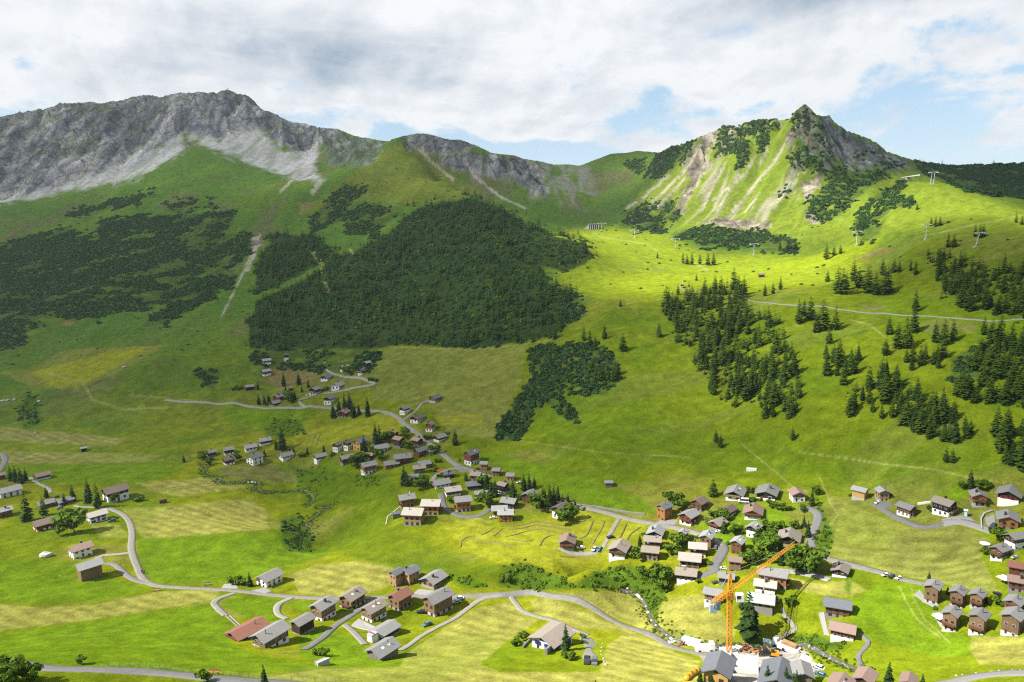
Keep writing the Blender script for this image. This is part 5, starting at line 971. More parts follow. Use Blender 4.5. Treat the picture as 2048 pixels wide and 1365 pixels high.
def car(u, v, yaw, colr, label, kind='car'):
    if (kind, colr) not in CARM:
        b, c_, r_, L_, W2 = car_parts(kind); ms = []
        for mb, nm, mt in ((b, 'body', 'car_'+colr), (c_, 'windows', 'glass'), (r_, 'car_roof', 'car_'+colr)):
            me = bpy.data.meshes.new(nm); me.from_pydata(mb.v, [], mb.f); me.materials.append(M[mt]); ms.append((nm, me))
        CARM[(kind, colr)] = (ms, L_, W2)
    ms, L_, W2 = CARM[(kind, colr)]; p = at(u, v); o = empty('parked_car' if kind == 'car' else 'parked_van', p+np.array([0, 0, .22]), R(yaw)-math.atan2(p[0], p[1]))
    k_ = sorted(HOUSES, key=lambda H_: math.hypot(u-H_[0], v-H_[1]))[:4]; k_ = min(1.05, max(.5, sum(H_[6] for H_ in k_)/len(k_)/7.0)); o.scale = (1.05*k_,)*3
    tag(o, label, 'car' if kind == 'car' else 'van')
    for nm, me in ms: c_ = bpy.data.objects.new(nm, me); COL.objects.link(c_); c_.parent = o
    for x in (-1, 1):
        for y in (-1, 1): c_ = bpy.data.objects.new('wheel', WHE); COL.objects.link(c_); c_.parent = o; c_.location = (x*L_*.31, y*(W2-.08), .33)
for q in '''1166,1020,60,grey,dark grey car parked beside the chalet with the dark brown gable
1221,1077,10,black,black car on the hay field track
1161,1098,5,white,white car right of the log chalet
1189,1101,65,silver,silver car left of a teal one at the track's end
1199,1101,65,teal,teal car right of a silver one at the track's end
956,940,-40,black,dark car before the left orange cube house
1038,967,20,white,white car right of the orange cube houses
986,1038,0,white,white car at the orange twin houses
616,792,30,white,white car before the garage in the uphill hamlet
534,811,30,navy,dark blue car at the stacked hamlet trio
1437,1066,0,white,small white car on the garden lawn under trees
1447,1139,0,white,long white car left of the square brown barn
1431,1098,80,grey,grey car on the shaded asphalt lane
1431,1168,10,navy,dark blue car under the crane head
1755,1008,50,white,white car between the yellow and tan chalets
1987,1054,70,navy,dark blue car by the curved driveway
2030,1118,40,silver,light car at the right edge carport
1652,1109,80,teal,dark teal car alone by the green bank
1771,1153,40,white,first of three cars on the verge, white
1783,1156,60,black,black car between two white ones on the verge
1798,1159,50,white,last of three cars on the verge, white and larger
1994,1190,-20,black,black car behind the right weathered chalet row
1637,1338,-25,white,white car right of the striped house
1641,1353,-25,teal,teal car below the white one near the striped house
1174,1326,88,black,left of two dark cars on the villa driveway
1189,1327,88,grey,right of two dark cars on the villa driveway
843,1227,-12,black,black car on grass beside the long timber house
854,1252,35,teal,dark teal car driving on the narrow lane
918,1200,10,white,white car behind the long timber house
913,1207,10,silver,silver car behind the long timber house
225,1044,5,navy,dark blue car right of the white pale roofed house
120,1018,10,blue,bright blue car by the grey shed row
112,996,10,black,black car behind the grey shed row
1556,1204,70,grey,grey car right of the pale green roof'''.split('\n'):
    q = q.split(','); car(float(q[0]), float(q[1]), float(q[2]), q[3], ','.join(q[4:]))
car(1487, 1006, 0, 'white', 'white van parked before the large black chalet', 'van')
# ------------------------------------------------------------------ tower crane
p0 = at(1458, 1306); o = empty('tower_crane', p0, 0); tag(o, 'tall orange yellow tower crane rising from the building site', 'crane')
q = rays(1454, 1190)[None][0]; dist = math.hypot(p0[0], p0[1]); hm = CAMZ+q[2]/math.hypot(q[0], q[1])*dist-p0[2]
def lattice(b, A, B_, w, seg, r=.09, taper=1.0, tri=False):
    A = Vector(A); B_ = Vector(B_); d = (B_-A).normalized(); up = Vector((0, 0, 1)) if abs(d.z) < .9 else Vector((1, 0, 0)); s1 = d.cross(up).normalized(); s2 = d.cross(s1).normalized()*-1
    cs = [(-1, -1), (1, -1), (1, 1), (-1, 1)] if not tri else [(-1, -.6), (1, -.6), (0, 1)]; n = max(2, int((B_-A).length/seg)); pts = []
    for i in range(n+1):
        t_ = i/n; k = w/2*(1+(taper-1)*t_); pts.append([A+(B_-A)*t_+s1*k*x+s2*k*y for x, y in cs])
    m_n = len(cs)
    for j in range(m_n): b.tube(pts[0][j], pts[-1][j], r*1.35, None, 5)
    for i in range(n):
        for j in range(m_n): jn = (j+1) % m_n; b.tube(pts[i][j], pts[i][jn], r*.8, None, 4); b.tube(pts[i][j], pts[i+1][jn], r*.8, None, 4); (b.tube(pts[i+1][j], pts[i][jn], r*.8, None, 4) if not tri else 0)
ztop = p0[2]+hm
jt = rays(1589, 1086); jt = jt/ (jt[2]) ; zj = ztop+1.6; tip = np.array([0, 0, CAMZ])+rays(1589, 1086)*((zj-CAMZ)/rays(1589, 1086)[2]); tl = Vector(tip-p0); tl.z = hm+1.6
jd = Vector((tl.x, tl.y, 0)).normalized(); b = MB(); lattice(b, (0, 0, -.5), (0, 0, hm-1.2), 1.5, 1.6, .09); b.obj('mast', 'orange_paint', o)
b = MB(); b.box(-1.2, 1.2, -1.2, 1.2, hm-1.2, hm+.3); b.tube((0, 0, hm-.2), (0, 0, hm+.7), .9, .9, 12); b.obj('slewing_ring', 'orange_paint', o)
b = MB(); lattice(b, (0, 0, hm+.6), (0, 0, hm+8.5), 1.7, 1.6, .12, .25); b.obj('tower_head', 'orange_paint', o)
b = MB(); lattice(b, tuple(jd*1.0+Vector((0, 0, hm+1.6))), tuple(tl), 1.5, 1.7, .08, .75, True); jib = b.obj('jib', 'orange_paint', o)
cj = -jd*12.5; b = MB(); lattice(b, (-jd.x, -jd.y, hm+1.6), (cj.x, cj.y, hm+1.6), 1.5, 1.6, .10); b.obj('counter_jib', 'orange_paint', o)
for k_ in (.72, .92):
    w = MB(); cc_ = cj*k_; w.box(cc_.x-1.1, cc_.x+1.1, cc_.y-.9, cc_.y+.9, hm-1.5, hm+1.5); w.obj('counterweight', 'box_blue', o)
b = MB(); s_ = jd.cross(Vector((0, 0, 1)))*1.0+Vector((2.3, -.6, 0)); b.box(s_.x-1.3, s_.x+1.3, s_.y-1.0, s_.y+1.0, hm-1.6, hm+1.1); b.k = 1; b.box(s_.x-1.32, s_.x+.2, s_.y-1.05, s_.y-.99, hm-.4, hm+.8); b.obj('cab', ['white_paint', 'glass'], o)
b = MB(); b.tube((0, 0, hm+8.4), tuple(jd*18+Vector((0, 0, hm+2.4))), .05); b.tube((0, 0, hm+8.4), tuple(jd*(tl.length*.0+38)+Vector((0, 0, hm+2.4))), .05); b.tube((0, 0, hm+8.4), (cj.x, cj.y, hm+2.3), .05); b.obj('pendant_bar', 'steel', o)
b = MB(); hk = jd*26; b.box(hk.x-.6, hk.x+.6, hk.y-.6, hk.y+.6, hm+.6, hm+1.0); b.tube((hk.x, hk.y, hm+.8), (hk.x, hk.y, hm-7), .04); b.box(hk.x-.25, hk.x+.25, hk.y-.25, hk.y+.25, hm-8, hm-7); b.obj('trolley_and_hook', 'steel', o)
b = MB(); b.box(-3, 3, -3, 3, -.6, .5); b.obj('crane_base', 'wall_C', o)
# ------------------------------------------------------------------ lift pylons and stations
def pylon(u, v, hpx, label, lean=0, yaw=0, twin=False):
    p = at(u, v); h = hpx*proj(p)[2]/F; o = empty('lift_pylon', p, R(yaw)); tag(o, label, 'pylon'); k = max(1.0, proj(p)[2]/620); t_ = Vector((math.sin(R(lean))*h, 0, h))
    for s_ in ((-1.6, 1.6) if twin else (0,)): MB().tube((s_*1.0, 0, -.6), tuple(t_+Vector((s_*.9, 0, 0))), .42*k, .30*k, 8).obj('mast', 'steel', o)
    b = MB(); b.box(t_.x-3.6*k, t_.x+3.6*k, -.25*k, .25*k, h-.25*k, h+.25*k); b.obj('crossarm', 'steel', o)
    for s_ in (-1, 1): b = MB(); b.box(t_.x+s_*3.2*k-.3*k, t_.x+s_*3.2*k+.3*k, -2.6, 2.6, h-.7*k, h-.25*k, .05, .5); b.obj('sheave_train', 'steel', o)
    MB().box(-1.4, 1.4, -1.4, 1.4, -1.2, .35).obj('footing', 'wall_C', o)
for a in [(1852,478,29,'straight lift pylon left on the knoll flank, beside the round clump'),(1951,494,28,'leaning lift pylon furthest right on the knoll flank',14),(1713,491,28,'lift pylon at the foot of the pine scrub'),(1864,369,24,'twin legged lift pylon on the knoll top',4,0,True),(1508,510,22,'lift pylon between scrub band and sunlit plateau'),(1351,495,17,'lift pylon in the middle of the sunlit plateau'),(1269,477,16,'lift pylon in front of the concrete lift building'),(1204,460,13,'lift pylon right beside the concrete lift building')]: pylon(*a)
p = at(1818, 361); k = proj(p)[2]/F; o = empty('lift_station', p, -math.atan2(p[0], p[1])+R(8)); tag(o, 'low white lift station with long slanting roof on the knoll', 'lift station'); w = 36*k
MB().box(-w*.5, -w*.1, -3, 3, -3, 4.2).obj('machine_house', 'wall_W', o); b = MB(); b.add([(-w*.5,-4,3.6),(w*.5,-4,6.2),(w*.5,4,6.2),(-w*.5,4,3.6),(-w*.5,-4,4.6),(w*.5,-4,8.0),(w*.5,4,8.0),(-w*.5,4,4.6)], [(3,2,1,0),(4,5,6,7),(0,1,5,4),(1,2,6,5),(2,3,7,6),(3,0,4,7)]); b.obj('roof', 'white_paint', o)
for x in (.1, .3): MB().tube((w*x, 0, -2), (w*x, 0, 6), .6).obj('column', 'wall_C', o)
p = at(1188, 459); k = proj(p)[2]/F; w = 21*k; h = 9.5*k; o = empty('lift_building', p, R(-12)); tag(o, 'grey concrete lift building with open bays below the bowl', 'building')
b = MB(); b.box(-w/2, w/2, w*.35, w*.45, -3, h); b.box(-w/2, -w/2+1.2, -w*.3, w*.35, -3, h); b.box(w/2-1.2, w/2, -w*.3, w*.35, -3, h); b.add([(-w*.5-9,-w*.3,0),(-w/2,-w*.3,0),(-w/2,-w*.3,h),(-w*.5-9,-w*.2,0),(-w/2,-w*.2,0),(-w/2,-w*.2,h)], [(0,1,2),(5,4,3),(0,2,5,3),(1,4,5,2)]); b.obj('wall', 'wall_C', o)
for i in range(4): x = -w/2+w*(i+.9)/5; MB().box(x-.8, x+.8, -w*.3, -w*.24, -3, h-.8).obj('pillar', 'wall_C', o)
MB().box(-w/2-.3, w/2+.3, -w*.32, w*.47, h, h+1.2).obj('roof', 'wall_S', o)
house(1515, 547, 1531, 556, 10, 1.3, 'BR', 'BN', 'N', 'n', 'small brown alp hut alone on the sunny plateau', 'alp_hut', 'hut')
house(782, 1026, 803, 1037, 5, 1.6, 'SL', 'GW', 'N', 'nf', 'flat dark carport left of the cream roofed tan chalet', 'carport', 'carport')
# ------------------------------------------------------------------ building site
def bx(name, u, v, dims, mat, label, cat, yaw=0, lift=0, parts=()):
    p = at(u, v); o = empty(name, p+np.array([0, 0, lift]), R(yaw)-math.atan2(p[0], p[1])); tag(o, label, cat); x, y, z = dims; b = MB(); b.box(-x/2, x/2, -y/2, y/2, -.4, z, .02*x, .02*y); b.obj('body', mat, o)
    for nm, (a0, a1, b0, b1, c0, c1), mt in parts: MB().box(a0, a1, b0, b1, c0, c1).obj(nm, mt, o)
    return o
bx('site_container', 1387, 1292, (5.5, 2.4, 2.5), 'canvas', 'pale container at the head of the site, left of another', 'container', -20, 0, [('door', (-2.79, -2.7, -.9, .9, .1, 2.2), 'wall_S')])
bx('site_container', 1376, 1288, (4.5, 2.4, 2.3), 'box_blue', 'blue grey container furthest left among the stored materials', 'container', -30, 0, [('door', (-2.3, -2.2, -.9, .9, .1, 2.0), 'wall_S')])
bx('tipper_truck', 1408, 1302, (6.0, 2.5, 1.7), 'white_paint', 'white truck parked left of the unfinished gable', 'truck', 15, .5, [('cab', (2.0, 3.6, -1.2, 1.2, 0, 2.6), 'white_paint'), ('windscreen', (3.56, 3.64, -1.0, 1.0, 1.3, 2.3), 'glass')]+[('wheel', (x-.5, x+.5, y-.15, y+.15, -.55, .4), 'rubber') for x in (-1.8, 2.4) for y in (-1.1, 1.1)])
bx('loading_truck', 1578, 1302, (8.0, 2.5, 1.6), 'white_paint', 'big white truck with tan load right of the site', 'truck', -25, .6, [('cab', (-5.6, -4.1, -1.25, 1.25, -.1, 2.7), 'white_paint'), ('windscreen', (-5.65, -5.55, -1.0, 1.0, 1.4, 2.4), 'glass'), ('load', (-2.5, 2.8, -1.05, 1.05, 1.6, 2.6), 'wood_TA')]+[('wheel', (x-.5, x+.5, y-.15, y+.15, -.65, .35), 'rubber') for x in (-4.6, -1.5, 2.5) for y in (-1.15, 1.15)])
bx('site_hut', 1533, 1305, (2.6, 2.4, 4.6), 'box_blue', 'tall blue grey site cabin beside the rubble', 'cabin', 0, 0, [('door', (-.5, .5, -1.29, -1.2, .1, 2.1), 'wall_S')])
p = at(1549, 1313); o = empty('excavator', p, R(160)); tag(o, 'orange excavator on the pale ground of the site', 'excavator')
for s_ in (-1, 1): MB().box(-1.7, 1.7, s_*1.0-.28, s_*1.0+.28, 0, .75, .25, .02).obj('track', 'rubber', o)
MB().box(-1.6, 1.2, -1.15, 1.15, .8, 1.9, .12, .1).obj('upper_body', 'orange_paint', o); MB().box(-.1, 1.2, .1, 1.1, 1.9, 2.9, .15, .08).obj('cab', 'glass', o)
b = MB(); b.tube((1.1, -.3, 1.6), (3.2, -.3, 3.6), .26, .2); b.tube((3.2, -.3, 3.6), (4.9, -.3, 1.7), .2, .15); b.obj('boom', 'orange_paint', o); MB().box(4.5, 5.3, -.8, .2, .7, 1.6, .15, .05).obj('bucket', 'wall_S', o)
p = at(1488, 1345); o = empty('concrete_shell', p, -math.atan2(p[0], p[1])); tag(o, 'open concrete ground floor shell between the two unfinished gables', 'building shell')
b = MB(); b.box(-4.5, 4.5, -6, 7, -1.5, .4); b.obj('floor_slab', 'wall_C', o)
for i in range(4): y = -5.5+i*3.8; MB().box(-4.4, 4.4, y, y+.3, .4, 2.3).obj('cross_wall', 'wall_W', o)
for s_ in (-4.4, 4.1): MB().box(s_, s_+.3, -6, 7, .4, 3.1).obj('side_wall', 'wall_C', o)
r3 = random.Random(3)
for i, (u, v, mt, lab) in enumerate([(1493,1303,'wood_TA','heap of tan planks left of the red stack'),(1502,1300,'cloth_red','red stack of bricks on the site'),(1512,1303,'wood_OR','orange timber pile on the site'),(1520,1306,'wood_TA','timber pile beside the tall blue cabin'),(1462,1297,'canvas','white sheeted pile at the crane foot'),(1478,1299,'wall_C','grey slab stack right of the crane foot'),(1345,1284,'rock','rock pile at the start of the stored materials'),(1355,1286,'wall_S','grey stone pile along the road verge'),(1365,1291,'wood_WD','brown log pile along the road verge'),(1610,1318,'canvas','white tarpaulin pile at the right end of the site')]):
    p = at(u, v); b = MB()
    for k_ in range(9): x, y, z = r3.uniform(-1.6, 1.6), r3.uniform(-1.1, 1.1), .25*(k_//3); l_, w_ = r3.uniform(.5, 1.7), r3.uniform(.2, .6); b.box(x-l_, x+l_, y-w_, y+w_, z-.2, z+.32, .05, .03)
    o = b.obj('material_pile', mt); o.location = p; o.rotation_euler = (0, 0, r3.random()*3); tag(o, lab, 'pile')
ln = hit([1372, 1377, 1384, 1392, 1398], [1362, 1357, 1351, 1347, 1345]); b = MB()
for a, c_ in zip(ln[:-1], ln[1:]): b.tube((a[0], a[1], a[2]+.6), (c_[0], c_[1], c_[2]+.6), .9, .9, 10)
tag(b.obj('orange_hose', 'orange_paint', None, True), 'thick orange corrugated pipe curving at the bottom left of the site', 'pipe')
# ------------------------------------------------------------------ small things
p = at(1566, 1281); q = at(1559, 1290); p2 = at(1577, 1267); o = empty('footbridge', (p+p2)/2, 0); tag(o, 'grey wooden footbridge over the brook right of the big spruce', 'bridge'); a = Vector(at(1553, 1292)-np.array(o.location)); c_ = Vector(at(1577, 1268)-np.array(o.location)); d = (c_-a).normalized(); s_ = d.cross(Vector((0, 0, 1))).normalized()
b = MB(); w = 1.0; b.add([a+s_*w+Vector((0,0,.5)), a-s_*w+Vector((0,0,.5)), c_-s_*w+Vector((0,0,.5)), c_+s_*w+Vector((0,0,.5)), a+s_*w+Vector((0,0,.75)), a-s_*w+Vector((0,0,.75)), c_-s_*w+Vector((0,0,.75)), c_+s_*w+Vector((0,0,.75))], [(0,1,2,3),(7,6,5,4),(0,4,5,1),(1,5,6,2),(2,6,7,3),(3,7,4,0)]); b.obj('deck', 'wood_GW', o)
for k_ in (-1, 1):
    b = MB(); b.tube(a+s_*k_*w+Vector((0,0,1.7)), c_+s_*k_*w+Vector((0,0,1.7)), .10)
    for i in range(6): x = a+(c_-a)*i/5+s_*k_*w; b.tube(x+Vector((0,0,.5)), x+Vector((0,0,1.75)), .09)
    b.obj('railing', 'wood_GW', o)
def boulder(u, v, px, label, group=None, mt='rock'):
    p = at(u, v); r_ = px*proj(p)[2]/F/2; rs = random.Random(int(u*3+v)); me = bpy.data.meshes.new('boulder'); bm = __import__('bmesh').new(); __import__('bmesh').ops.create_icosphere(bm, subdivisions=2, radius=1)
    for v_ in bm.verts: v_.co *= .75+.5*vn(np.array(v_.co.x*1.7+u), np.array(v_.co.y*1.7+v_.co.z*2.3+v), 3).item()
    bm.to_mesh(me); bm.free(); me.materials.append(M[mt]); o = bpy.data.objects.new('boulder', me); COL.objects.link(o); o.location = p+np.array([0, 0, r_*.25]); o.scale = (r_, r_*.8, r_*.62); o.rotation_euler = (0, 0, rs.random()*6); tag(o, label, 'boulder', group)
boulder(92, 1113, 22, 'big grey boulder on the grass left of the pinkish roofed house')
for u, v, s_ in [(1205,1288,4),(1203,1296,4),(1202,1304,4),(1203,1310,4),(1207,1318,5),(1208,1324,5),(1212,1330,7)]: boulder(u, v, s_, 'white boulder in the line beside the villa driveway', 'boulders lining the villa driveway')
for u, v, s_ in [(1284,1200,5),(1292,1214,5),(1297,1226,9),(1303,1242,6),(1312,1252,6),(1334,1272,7),(1342,1278,8),(1352,1282,6),(1255,1178,6),(1660,1318,5),(1690,1330,4),(1625,1299,4)]: boulder(u, v, s_, 'pale boulder lying in the lower brook bed', 'boulders in the lower brook')
for u, v, s_ in [(1912,1352,5),(1925,1350,4),(1952,1347,5),(1982,1344,4),(1998,1342,5),(2025,1340,4),(2040,1341,4)]: boulder(u, v, s_, 'white marker stone along the road at the bottom right corner', 'marker stones at the bottom right road')
for u, v, s_ in [(505,966,8),(510,967,7),(497,966,6)]: boulder(u, v, s_, 'pinkish stone in the small heap above the brook', 'stones of the heap above the brook')
for u, v, s_ in [(6,803,8),(16,802,9),(28,801,8),(78,804,7)]: boulder(u, v, s_, 'stone of the rubble bank at the far left stream', 'rubble bank stones')
for u, v, s_ in [(70,866,5),(66,872,4),(248,735,7),(120,1153,3)]: boulder(u, v, s_, 'small grey rock on the left meadows', 'rocks scattered on the left meadows')
HAYL = [[(921,1095),(922,1085),(932,1076),(950,1072)],[(962,1071),(975,1065),(988,1056)],[(986,1073),(996,1066),(1004,1058)],[(1001,1053),(1030,1052),(1050,1050),(1070,1044),(1085,1046),(1110,1050),(1135,1052),(1160,1046),(1180,1034)],[(1016,1060),(1045,1057),(1070,1051),(1090,1053),(1120,1058),(1142,1062)],[(1010,1075),(1030,1070),(1055,1063),(1080,1059),(1100,1064),(1125,1068)],[(942,1080),(970,1083),(1000,1088),(1030,1092)],[(1025,1080),(1050,1083),(1070,1080)],[(1080,1092),(1086,1080),(1098,1073),(1112,1070)],[(1158,1078),(1170,1074),(1178,1062),(1187,1042)],[(1185,1088),(1192,1076),(1203,1058),(1208,1044)],[(1240,1076),(1246,1064),(1252,1050)],[(1254,1081),(1262,1068),(1280,1055)],[(1120,1113),(1150,1115),(1190,1113)],[(240,992),(290,986),(360,978),(430,972),(478,972)],[(240,986),(300,982),(360,974),(420,967)],[(870,832),(910,830),(955,828)],[(875,838),(915,837),(960,834)],[(885,844),(920,846),(960,842)],[(612,895),(616,880),(620,868)],[(622,892),(626,880),(630,868)],[(632,890),(637,876),(642,866)]]
for i, ln in enumerate(HAYL):
    near_ = i < 14
    o = strip('hay_windrow', ln, 0.8 if near_ else .8, 'hay', .22, None, None, 1.2); bmv = np.array([v_.co for v_ in o.data.vertices]); bmv[:, 2] += .35*(fbm(bmv[:, 0]/1.6, bmv[:, 1]/1.6, 2, 7)-.45); o.data.vertices.foreach_set('co', bmv.astype(np.float32).ravel())
    gl = 'raked hay row on the yellow meadow around the log chalet' if near_ else ('raked hay row beside the left mown field' if i < 16 else 'raked hay row on the mown slope above the village' if i < 19 else 'raked hay row on the small striped field'); tag(o, gl, 'hay row', gl.replace('row', 'rows'))
def bench(u, v, yaw, mt, label):
    p = at(u, v); o = empty('bench', p+np.array([0, 0, .1]), R(yaw)); tag(o, label, 'bench'); k = 1.5
    MB().box(-1.0*k, 1.0*k, -.22*k, .22*k, .42*k, .48*k).obj('seat', mt, o); MB().box(-1.0*k, 1.0*k, .20*k, .26*k, .55*k, .9*k).obj('backrest', mt, o)
    for s_ in (-.8, .8): MB().box(s_*k-.05*k, s_*k+.05*k, -.2*k, .25*k, -.2, .42*k).obj('leg', mt, o)
bench(313, 1183, 10, 'wood_TA', 'wooden bench just below the road junction at left'); bench(415, 1171, 5, 'wood_GW', 'grey bench on grass above the main road'); bench(428, 1349, 0, 'wood_OR', 'orange bench by the fence at the bottom')
o = empty('wire_fence', at(300, 1333), 0); tag(o, 'thin wire fence with posts along the bottom left road', 'fence'); oo = np.array(o.location); FP = [(218,1333),(240,1334),(259,1334),(278,1335),(301,1336),(320,1337),(342,1341),(365,1345),(384,1346),(405,1346),(427,1349),(447,1350),(462,1352),(480,1354),(498,1356),(583,1361),(606,1362),(630,1363),(650,1364),(672,1366)]
Pp = hit([a for a, b in FP], [b for a, b in FP])-oo
for q in Pp: MB().tube((q[0], q[1], q[2]-.3), (q[0], q[1], q[2]+1.25), .07).obj('post', 'wood_GW', o)
b = MB()
for a, c_ in zip(Pp[:-1], Pp[1:]):
    for z in (.6, 1.1): b.tube((a[0], a[1], a[2]+z), (c_[0], c_[1], c_[2]+z), .015, None, 4)
b.obj('wire', 'steel', o)
def wallrun(name, px, h, w, mt, label, cat='wall'):
    ln = hit([a for a, b in px], [b for a, b in px]); b = MB()
    for a, c_ in zip(ln[:-1], ln[1:]):
        a = Vector(a); c_ = Vector(c_); s_ = (c_-a).cross(Vector((0, 0, 1))).normalized()*w/2; b.add([a+s_-Vector((0,0,.5)), a-s_-Vector((0,0,.5)), c_-s_-Vector((0,0,.5)), c_+s_-Vector((0,0,.5)), a+s_+Vector((0,0,h)), a-s_+Vector((0,0,h)), c_-s_+Vector((0,0,h)), c_+s_+Vector((0,0,h))], [(3,2,1,0),(4,5,6,7),(0,1,5,4),(1,2,6,5),(2,3,7,6),(3,0,4,7)])
    tag(b.obj(name, mt), label, cat)
wallrun('stone_wall', [(1160,1012),(1190,1015),(1230,1022),(1260,1027),(1290,1030)], .8, .8, 'wall_S', 'low dry stone wall above the village road')
wallrun('garden_wall', [(1046,1297),(1052,1290),(1060,1283)], 1.0, .5, 'wall_S', 'short stone wall left of the white villa'); wallrun('retaining_wall', [(1092,1310),(1098,1305),(1106,1296)], 2.2, .9, 'wall_S', 'dark stone buttress in front of the white villa')
wallrun('concrete_wall', [(1963,1060),(1962,1040),(1968,1030),(1985,1024)], .9, .5, 'wall_C', 'curved pale wall around the driveway at right'); wallrun('concrete_wall', [(1835,1010),(1850,1008),(1862,1006)], .9, .6, 'wall_W', 'white terrace wall behind the old black chalet'); wallrun('stone_wall', [(820,985),(812,1000),(800,1015),(775,1035),(772,1050)], .45, .5, 'rock', 'pale stone edge along the spur left of the tan chalet')
o = empty('culvert_portal', at(647, 1332), R(40)); tag(o, 'small concrete portal in the grass bank at the bottom', 'culvert'); MB().box(-2.0, 2.0, -.4, .4, -.5, 2.0).obj('front_wall', 'wall_C', o); MB().box(-1.9, 1.9, .4, 2.4, -.5, 1.2).obj('side_walls', 'wall_S', o)
bx('portable_toilet', 1931, 1033, (1.5, 1.5, 2.4), 'plastic_teal', 'teal portable toilet on the paved yard at right', 'toilet', 0, .2, [('toilet_roof', (-.8, .8, -.8, .8, 2.4, 2.65), 'white_paint'), ('door', (-.45, .45, -.79, -.72, .1, 2.0), 'wall_W')])
bx('farm_trailer', 326, 1006, (4.2, 2.2, 1.8), 'wood_BN', 'brown hay trailer standing alone on bright grass at left', 'trailer', 10, .5, [('wheel', (x-.45, x+.45, y-.12, y+.12, -.55, .35), 'rubber') for x in (-1.2, 1.2) for y in (-1.0, 1.0)]+[('drawbar', (2.1, 3.4, -.08, .08, .1, .25), 'steel')])
bx('water_trough', 1503, 942, (5.5, 1.6, 1.4), 'white_paint', 'white trough alone on the meadow above the village', 'trough', 0, .1, [('foot', (-2.2, -1.6, -.7, .7, -.6, .1), 'wall_S'), ('foot', (1.6, 2.2, -.7, .7, -.6, .1), 'wall_S')])
bx('striped_crate', 746, 1283, (3.0, 2.6, 3.0), 'canvas', 'white crate with a blue and red striped cover between two houses', 'crate', 40, 0, [('cover', (-1.6, 1.6, -1.4, 1.4, 3.0, 3.4), 'box_blue'), ('stripe', (-.5, .2, -1.41, 1.41, 3.38, 3.45), 'cloth_red')])
def parasol(u, v, r_, mt, label, sq=False):
    p = at(u, v); o = empty('parasol', p, .3); tag(o, label, 'parasol'); MB().tube((0, 0, -.2), (0, 0, 2.7), .06).obj('pole', 'steel', o); n = 4 if sq else 8; b = MB(); b.add([(r_*math.cos(6.2832*i/n+.78), r_*math.sin(6.2832*i/n+.78), 2.3) for i in range(n)]+[(0, 0, 2.9)]+[(r_*math.cos(6.2832*i/n+.78), r_*math.sin(6.2832*i/n+.78), 2.2) for i in range(n)], [(i, (i+1) % n, n) for i in range(n)]+[(n+1+i, n+1+(i+1) % n, (i+1) % n, i) for i in range(n)]); b.obj('canopy', mt, o)
parasol(1878, 1246, 2.3, 'canvas', 'square white parasol by the front row of weathered chalets', True); parasol(1969, 1098, 1.9, 'canvas', 'pale parasol on the grass left of the grey roofed chalet'); parasol(879, 948, 1.7, 'cloth_red', 'red parasol by the side lane in the upper village'); parasol(1368, 1139, 1.9, 'canvas', 'white parasol beside the cream roofed brown chalet'); parasol(2008, 1168, 2.6, 'canvas', 'white awning parasol left of the pink roofed chalet', True)
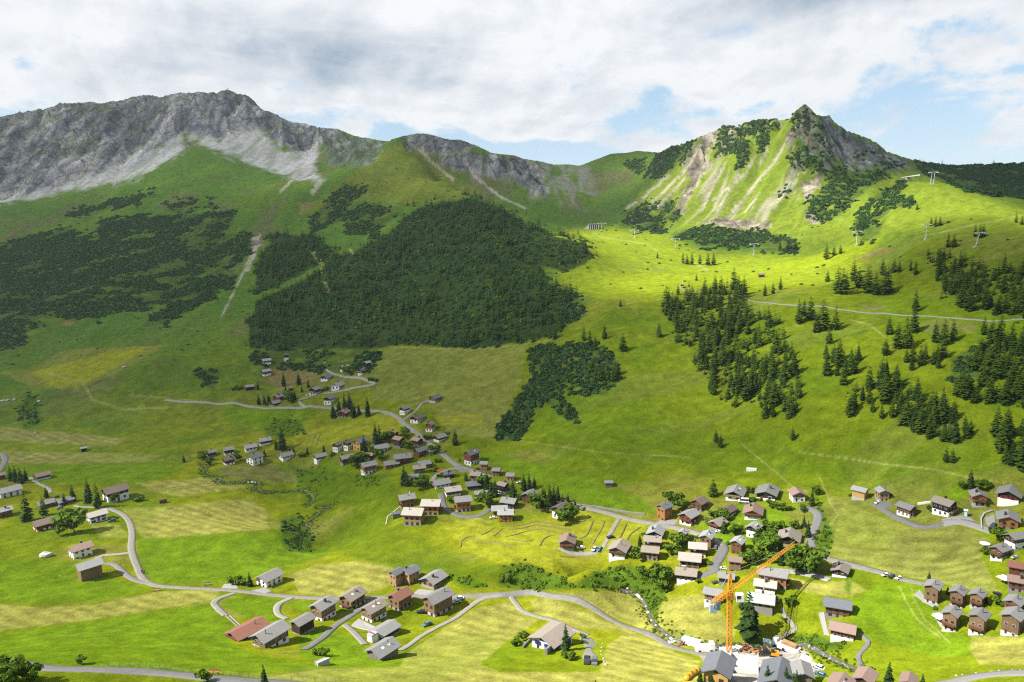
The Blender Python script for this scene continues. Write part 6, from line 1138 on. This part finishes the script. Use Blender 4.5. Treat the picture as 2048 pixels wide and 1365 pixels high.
def person(u, v, yaw, hh, shirt, legs, label, bend=0):
    p = at(u, v); o = empty('person', p+np.array([0, 0, .2]), R(yaw)); tag(o, label, 'person'); k = hh/1.72
    J = [(0,0,.95),(0,0,1.18),(0,.01,1.40),(0,0,1.50),(0,-.02,1.63),(.09,0,.90),(.10,-.10,.50),(.10,-.05,.06),(.10,-.2,.03),(-.09,0,.90),(-.10,.12,.50),(-.10,.20,.08),(-.10,.06,.03),(.19,0,1.38),(.25,-.05,1.10),(.22,-.25,.98),(-.19,0,1.38),(-.25,.03,1.10),(-.22,-.18,.98)]
    E = [(0,1),(1,2),(2,3),(3,4),(0,5),(5,6),(6,7),(7,8),(0,9),(9,10),(10,11),(11,12),(2,13),(13,14),(14,15),(2,16),(16,17),(17,18)]; rad = [.15,.15,.16,.06,.11,.095,.07,.05,.04,.095,.07,.05,.04,.065,.05,.035,.065,.05,.035]
    me = bpy.data.meshes.new('body'); me.from_pydata([Vector(j)*k for j in J], E, []); ob = bpy.data.objects.new('body', me); COL.objects.link(ob); ob.parent = o
    sk = ob.modifiers.new('skin', 'SKIN'); sv = me.skin_vertices[0].data
    for i, r_ in enumerate(rad): sv[i].radius = (r_*k, r_*k)
    sv[0].use_root = True; ob.modifiers.new('sub', 'SUBSURF').levels = 1; me.materials.append(M['skin'])
    b = MB(); b.tube((0, .0, .92*k), (0, 0, 1.44*k), .20*k, .21*k, 10); b.tube((.19*k, 0, 1.4*k), (.25*k, -.05*k, 1.1*k), .085*k, .07*k); b.tube((-.19*k, 0, 1.4*k), (-.25*k, .03*k, 1.1*k), .085*k, .07*k); b.obj('shirt', shirt, o, True)
    b = MB(); b.tube((0, 0, .82*k), (0, 0, 1.0*k), .19*k, .19*k, 10); b.tube((.09*k, 0, .9*k), (.10*k, -.10*k, .5*k), .115*k, .09*k); b.tube((.10*k, -.10*k, .5*k), (.10*k, -.05*k, .1*k), .09*k, .07*k); b.tube((-.09*k, 0, .9*k), (-.10*k, .12*k, .5*k), .115*k, .09*k); b.tube((-.10*k, .12*k, .5*k), (-.10*k, .2*k, .12*k), .09*k, .07*k); b.obj('trousers', legs, o, True)
    b = MB(); b.tube((0, .03*k, 1.64*k), (0, .03*k, 1.76*k), .11*k, .07*k, 10); b.obj('hair', 'hair', o, True)
person(283, 1147, 200, 1.7, 'jacket', 'denim', 'walker in dark red top, leftmost on the left road'); person(286, 1146, 200, 1.8, 'rubber', 'rubber', 'walker all in black, second on the left road'); person(289, 1147, 200, 1.6, 'denim', 'wood_DK', 'walker in blue top, right in the group on the left road'); person(1180, 1323, 90, 1.75, 'rubber', 'denim', 'person standing between the two cars at the villa')
o = empty('pushchair', at(287, 1149)+np.array([0, 0, .2]), R(200)); tag(o, 'small dark pushchair pushed by the walkers on the left road', 'pushchair'); MB().box(-.3, .3, -.4, .4, .4, .9, .1, .1).obj('seat', 'denim', o); b = MB(); b.tube((-.28, .4, .9), (-.28, .75, 1.1), .03); b.tube((.28, .4, .9), (.28, .75, 1.1), .03); b.tube((-.28, .75, 1.1), (.28, .75, 1.1), .03); b.obj('handle', 'rubber', o)
for x in (-.3, .3):
    for y in (-.35, .35): MB().tube((x-.03, y, .15), (x+.03, y, .15), .15, None, 10).obj('wheel', 'rubber', o)
o = empty('summit_cross', np.array(at(456, 181)), 0); tag(o, 'tiny summit marker on the highest point of the grey mountain', 'marker'); MB().tube((0, 0, -2), (0, 0, 7), .6).obj('post', 'wood_GW', o); MB().box(-2.2, 2.2, -.4, .4, 4, 5).obj('crossbar', 'wood_GW', o)
# ------------------------------------------------------------------ air: far slopes pale a little
m_, t, out = new_mat('haze'); v_ = t.node('ShaderNodeVolumePrincipled', ins={'Color': (.80, .90, 1.0, 1), 'Density': .000045, 'Anisotropy': .2})
t.l.new(v_.outputs[0], out.inputs[1]); M['haze'] = m_
lo = float(GZ.min())-6; hi_ = max(float(GZ.max()), CAMZ)+25
tag(MB().box(-2600, 2600, -150, 3450, lo, hi_).obj('haze', 'haze'), kind='stuff')
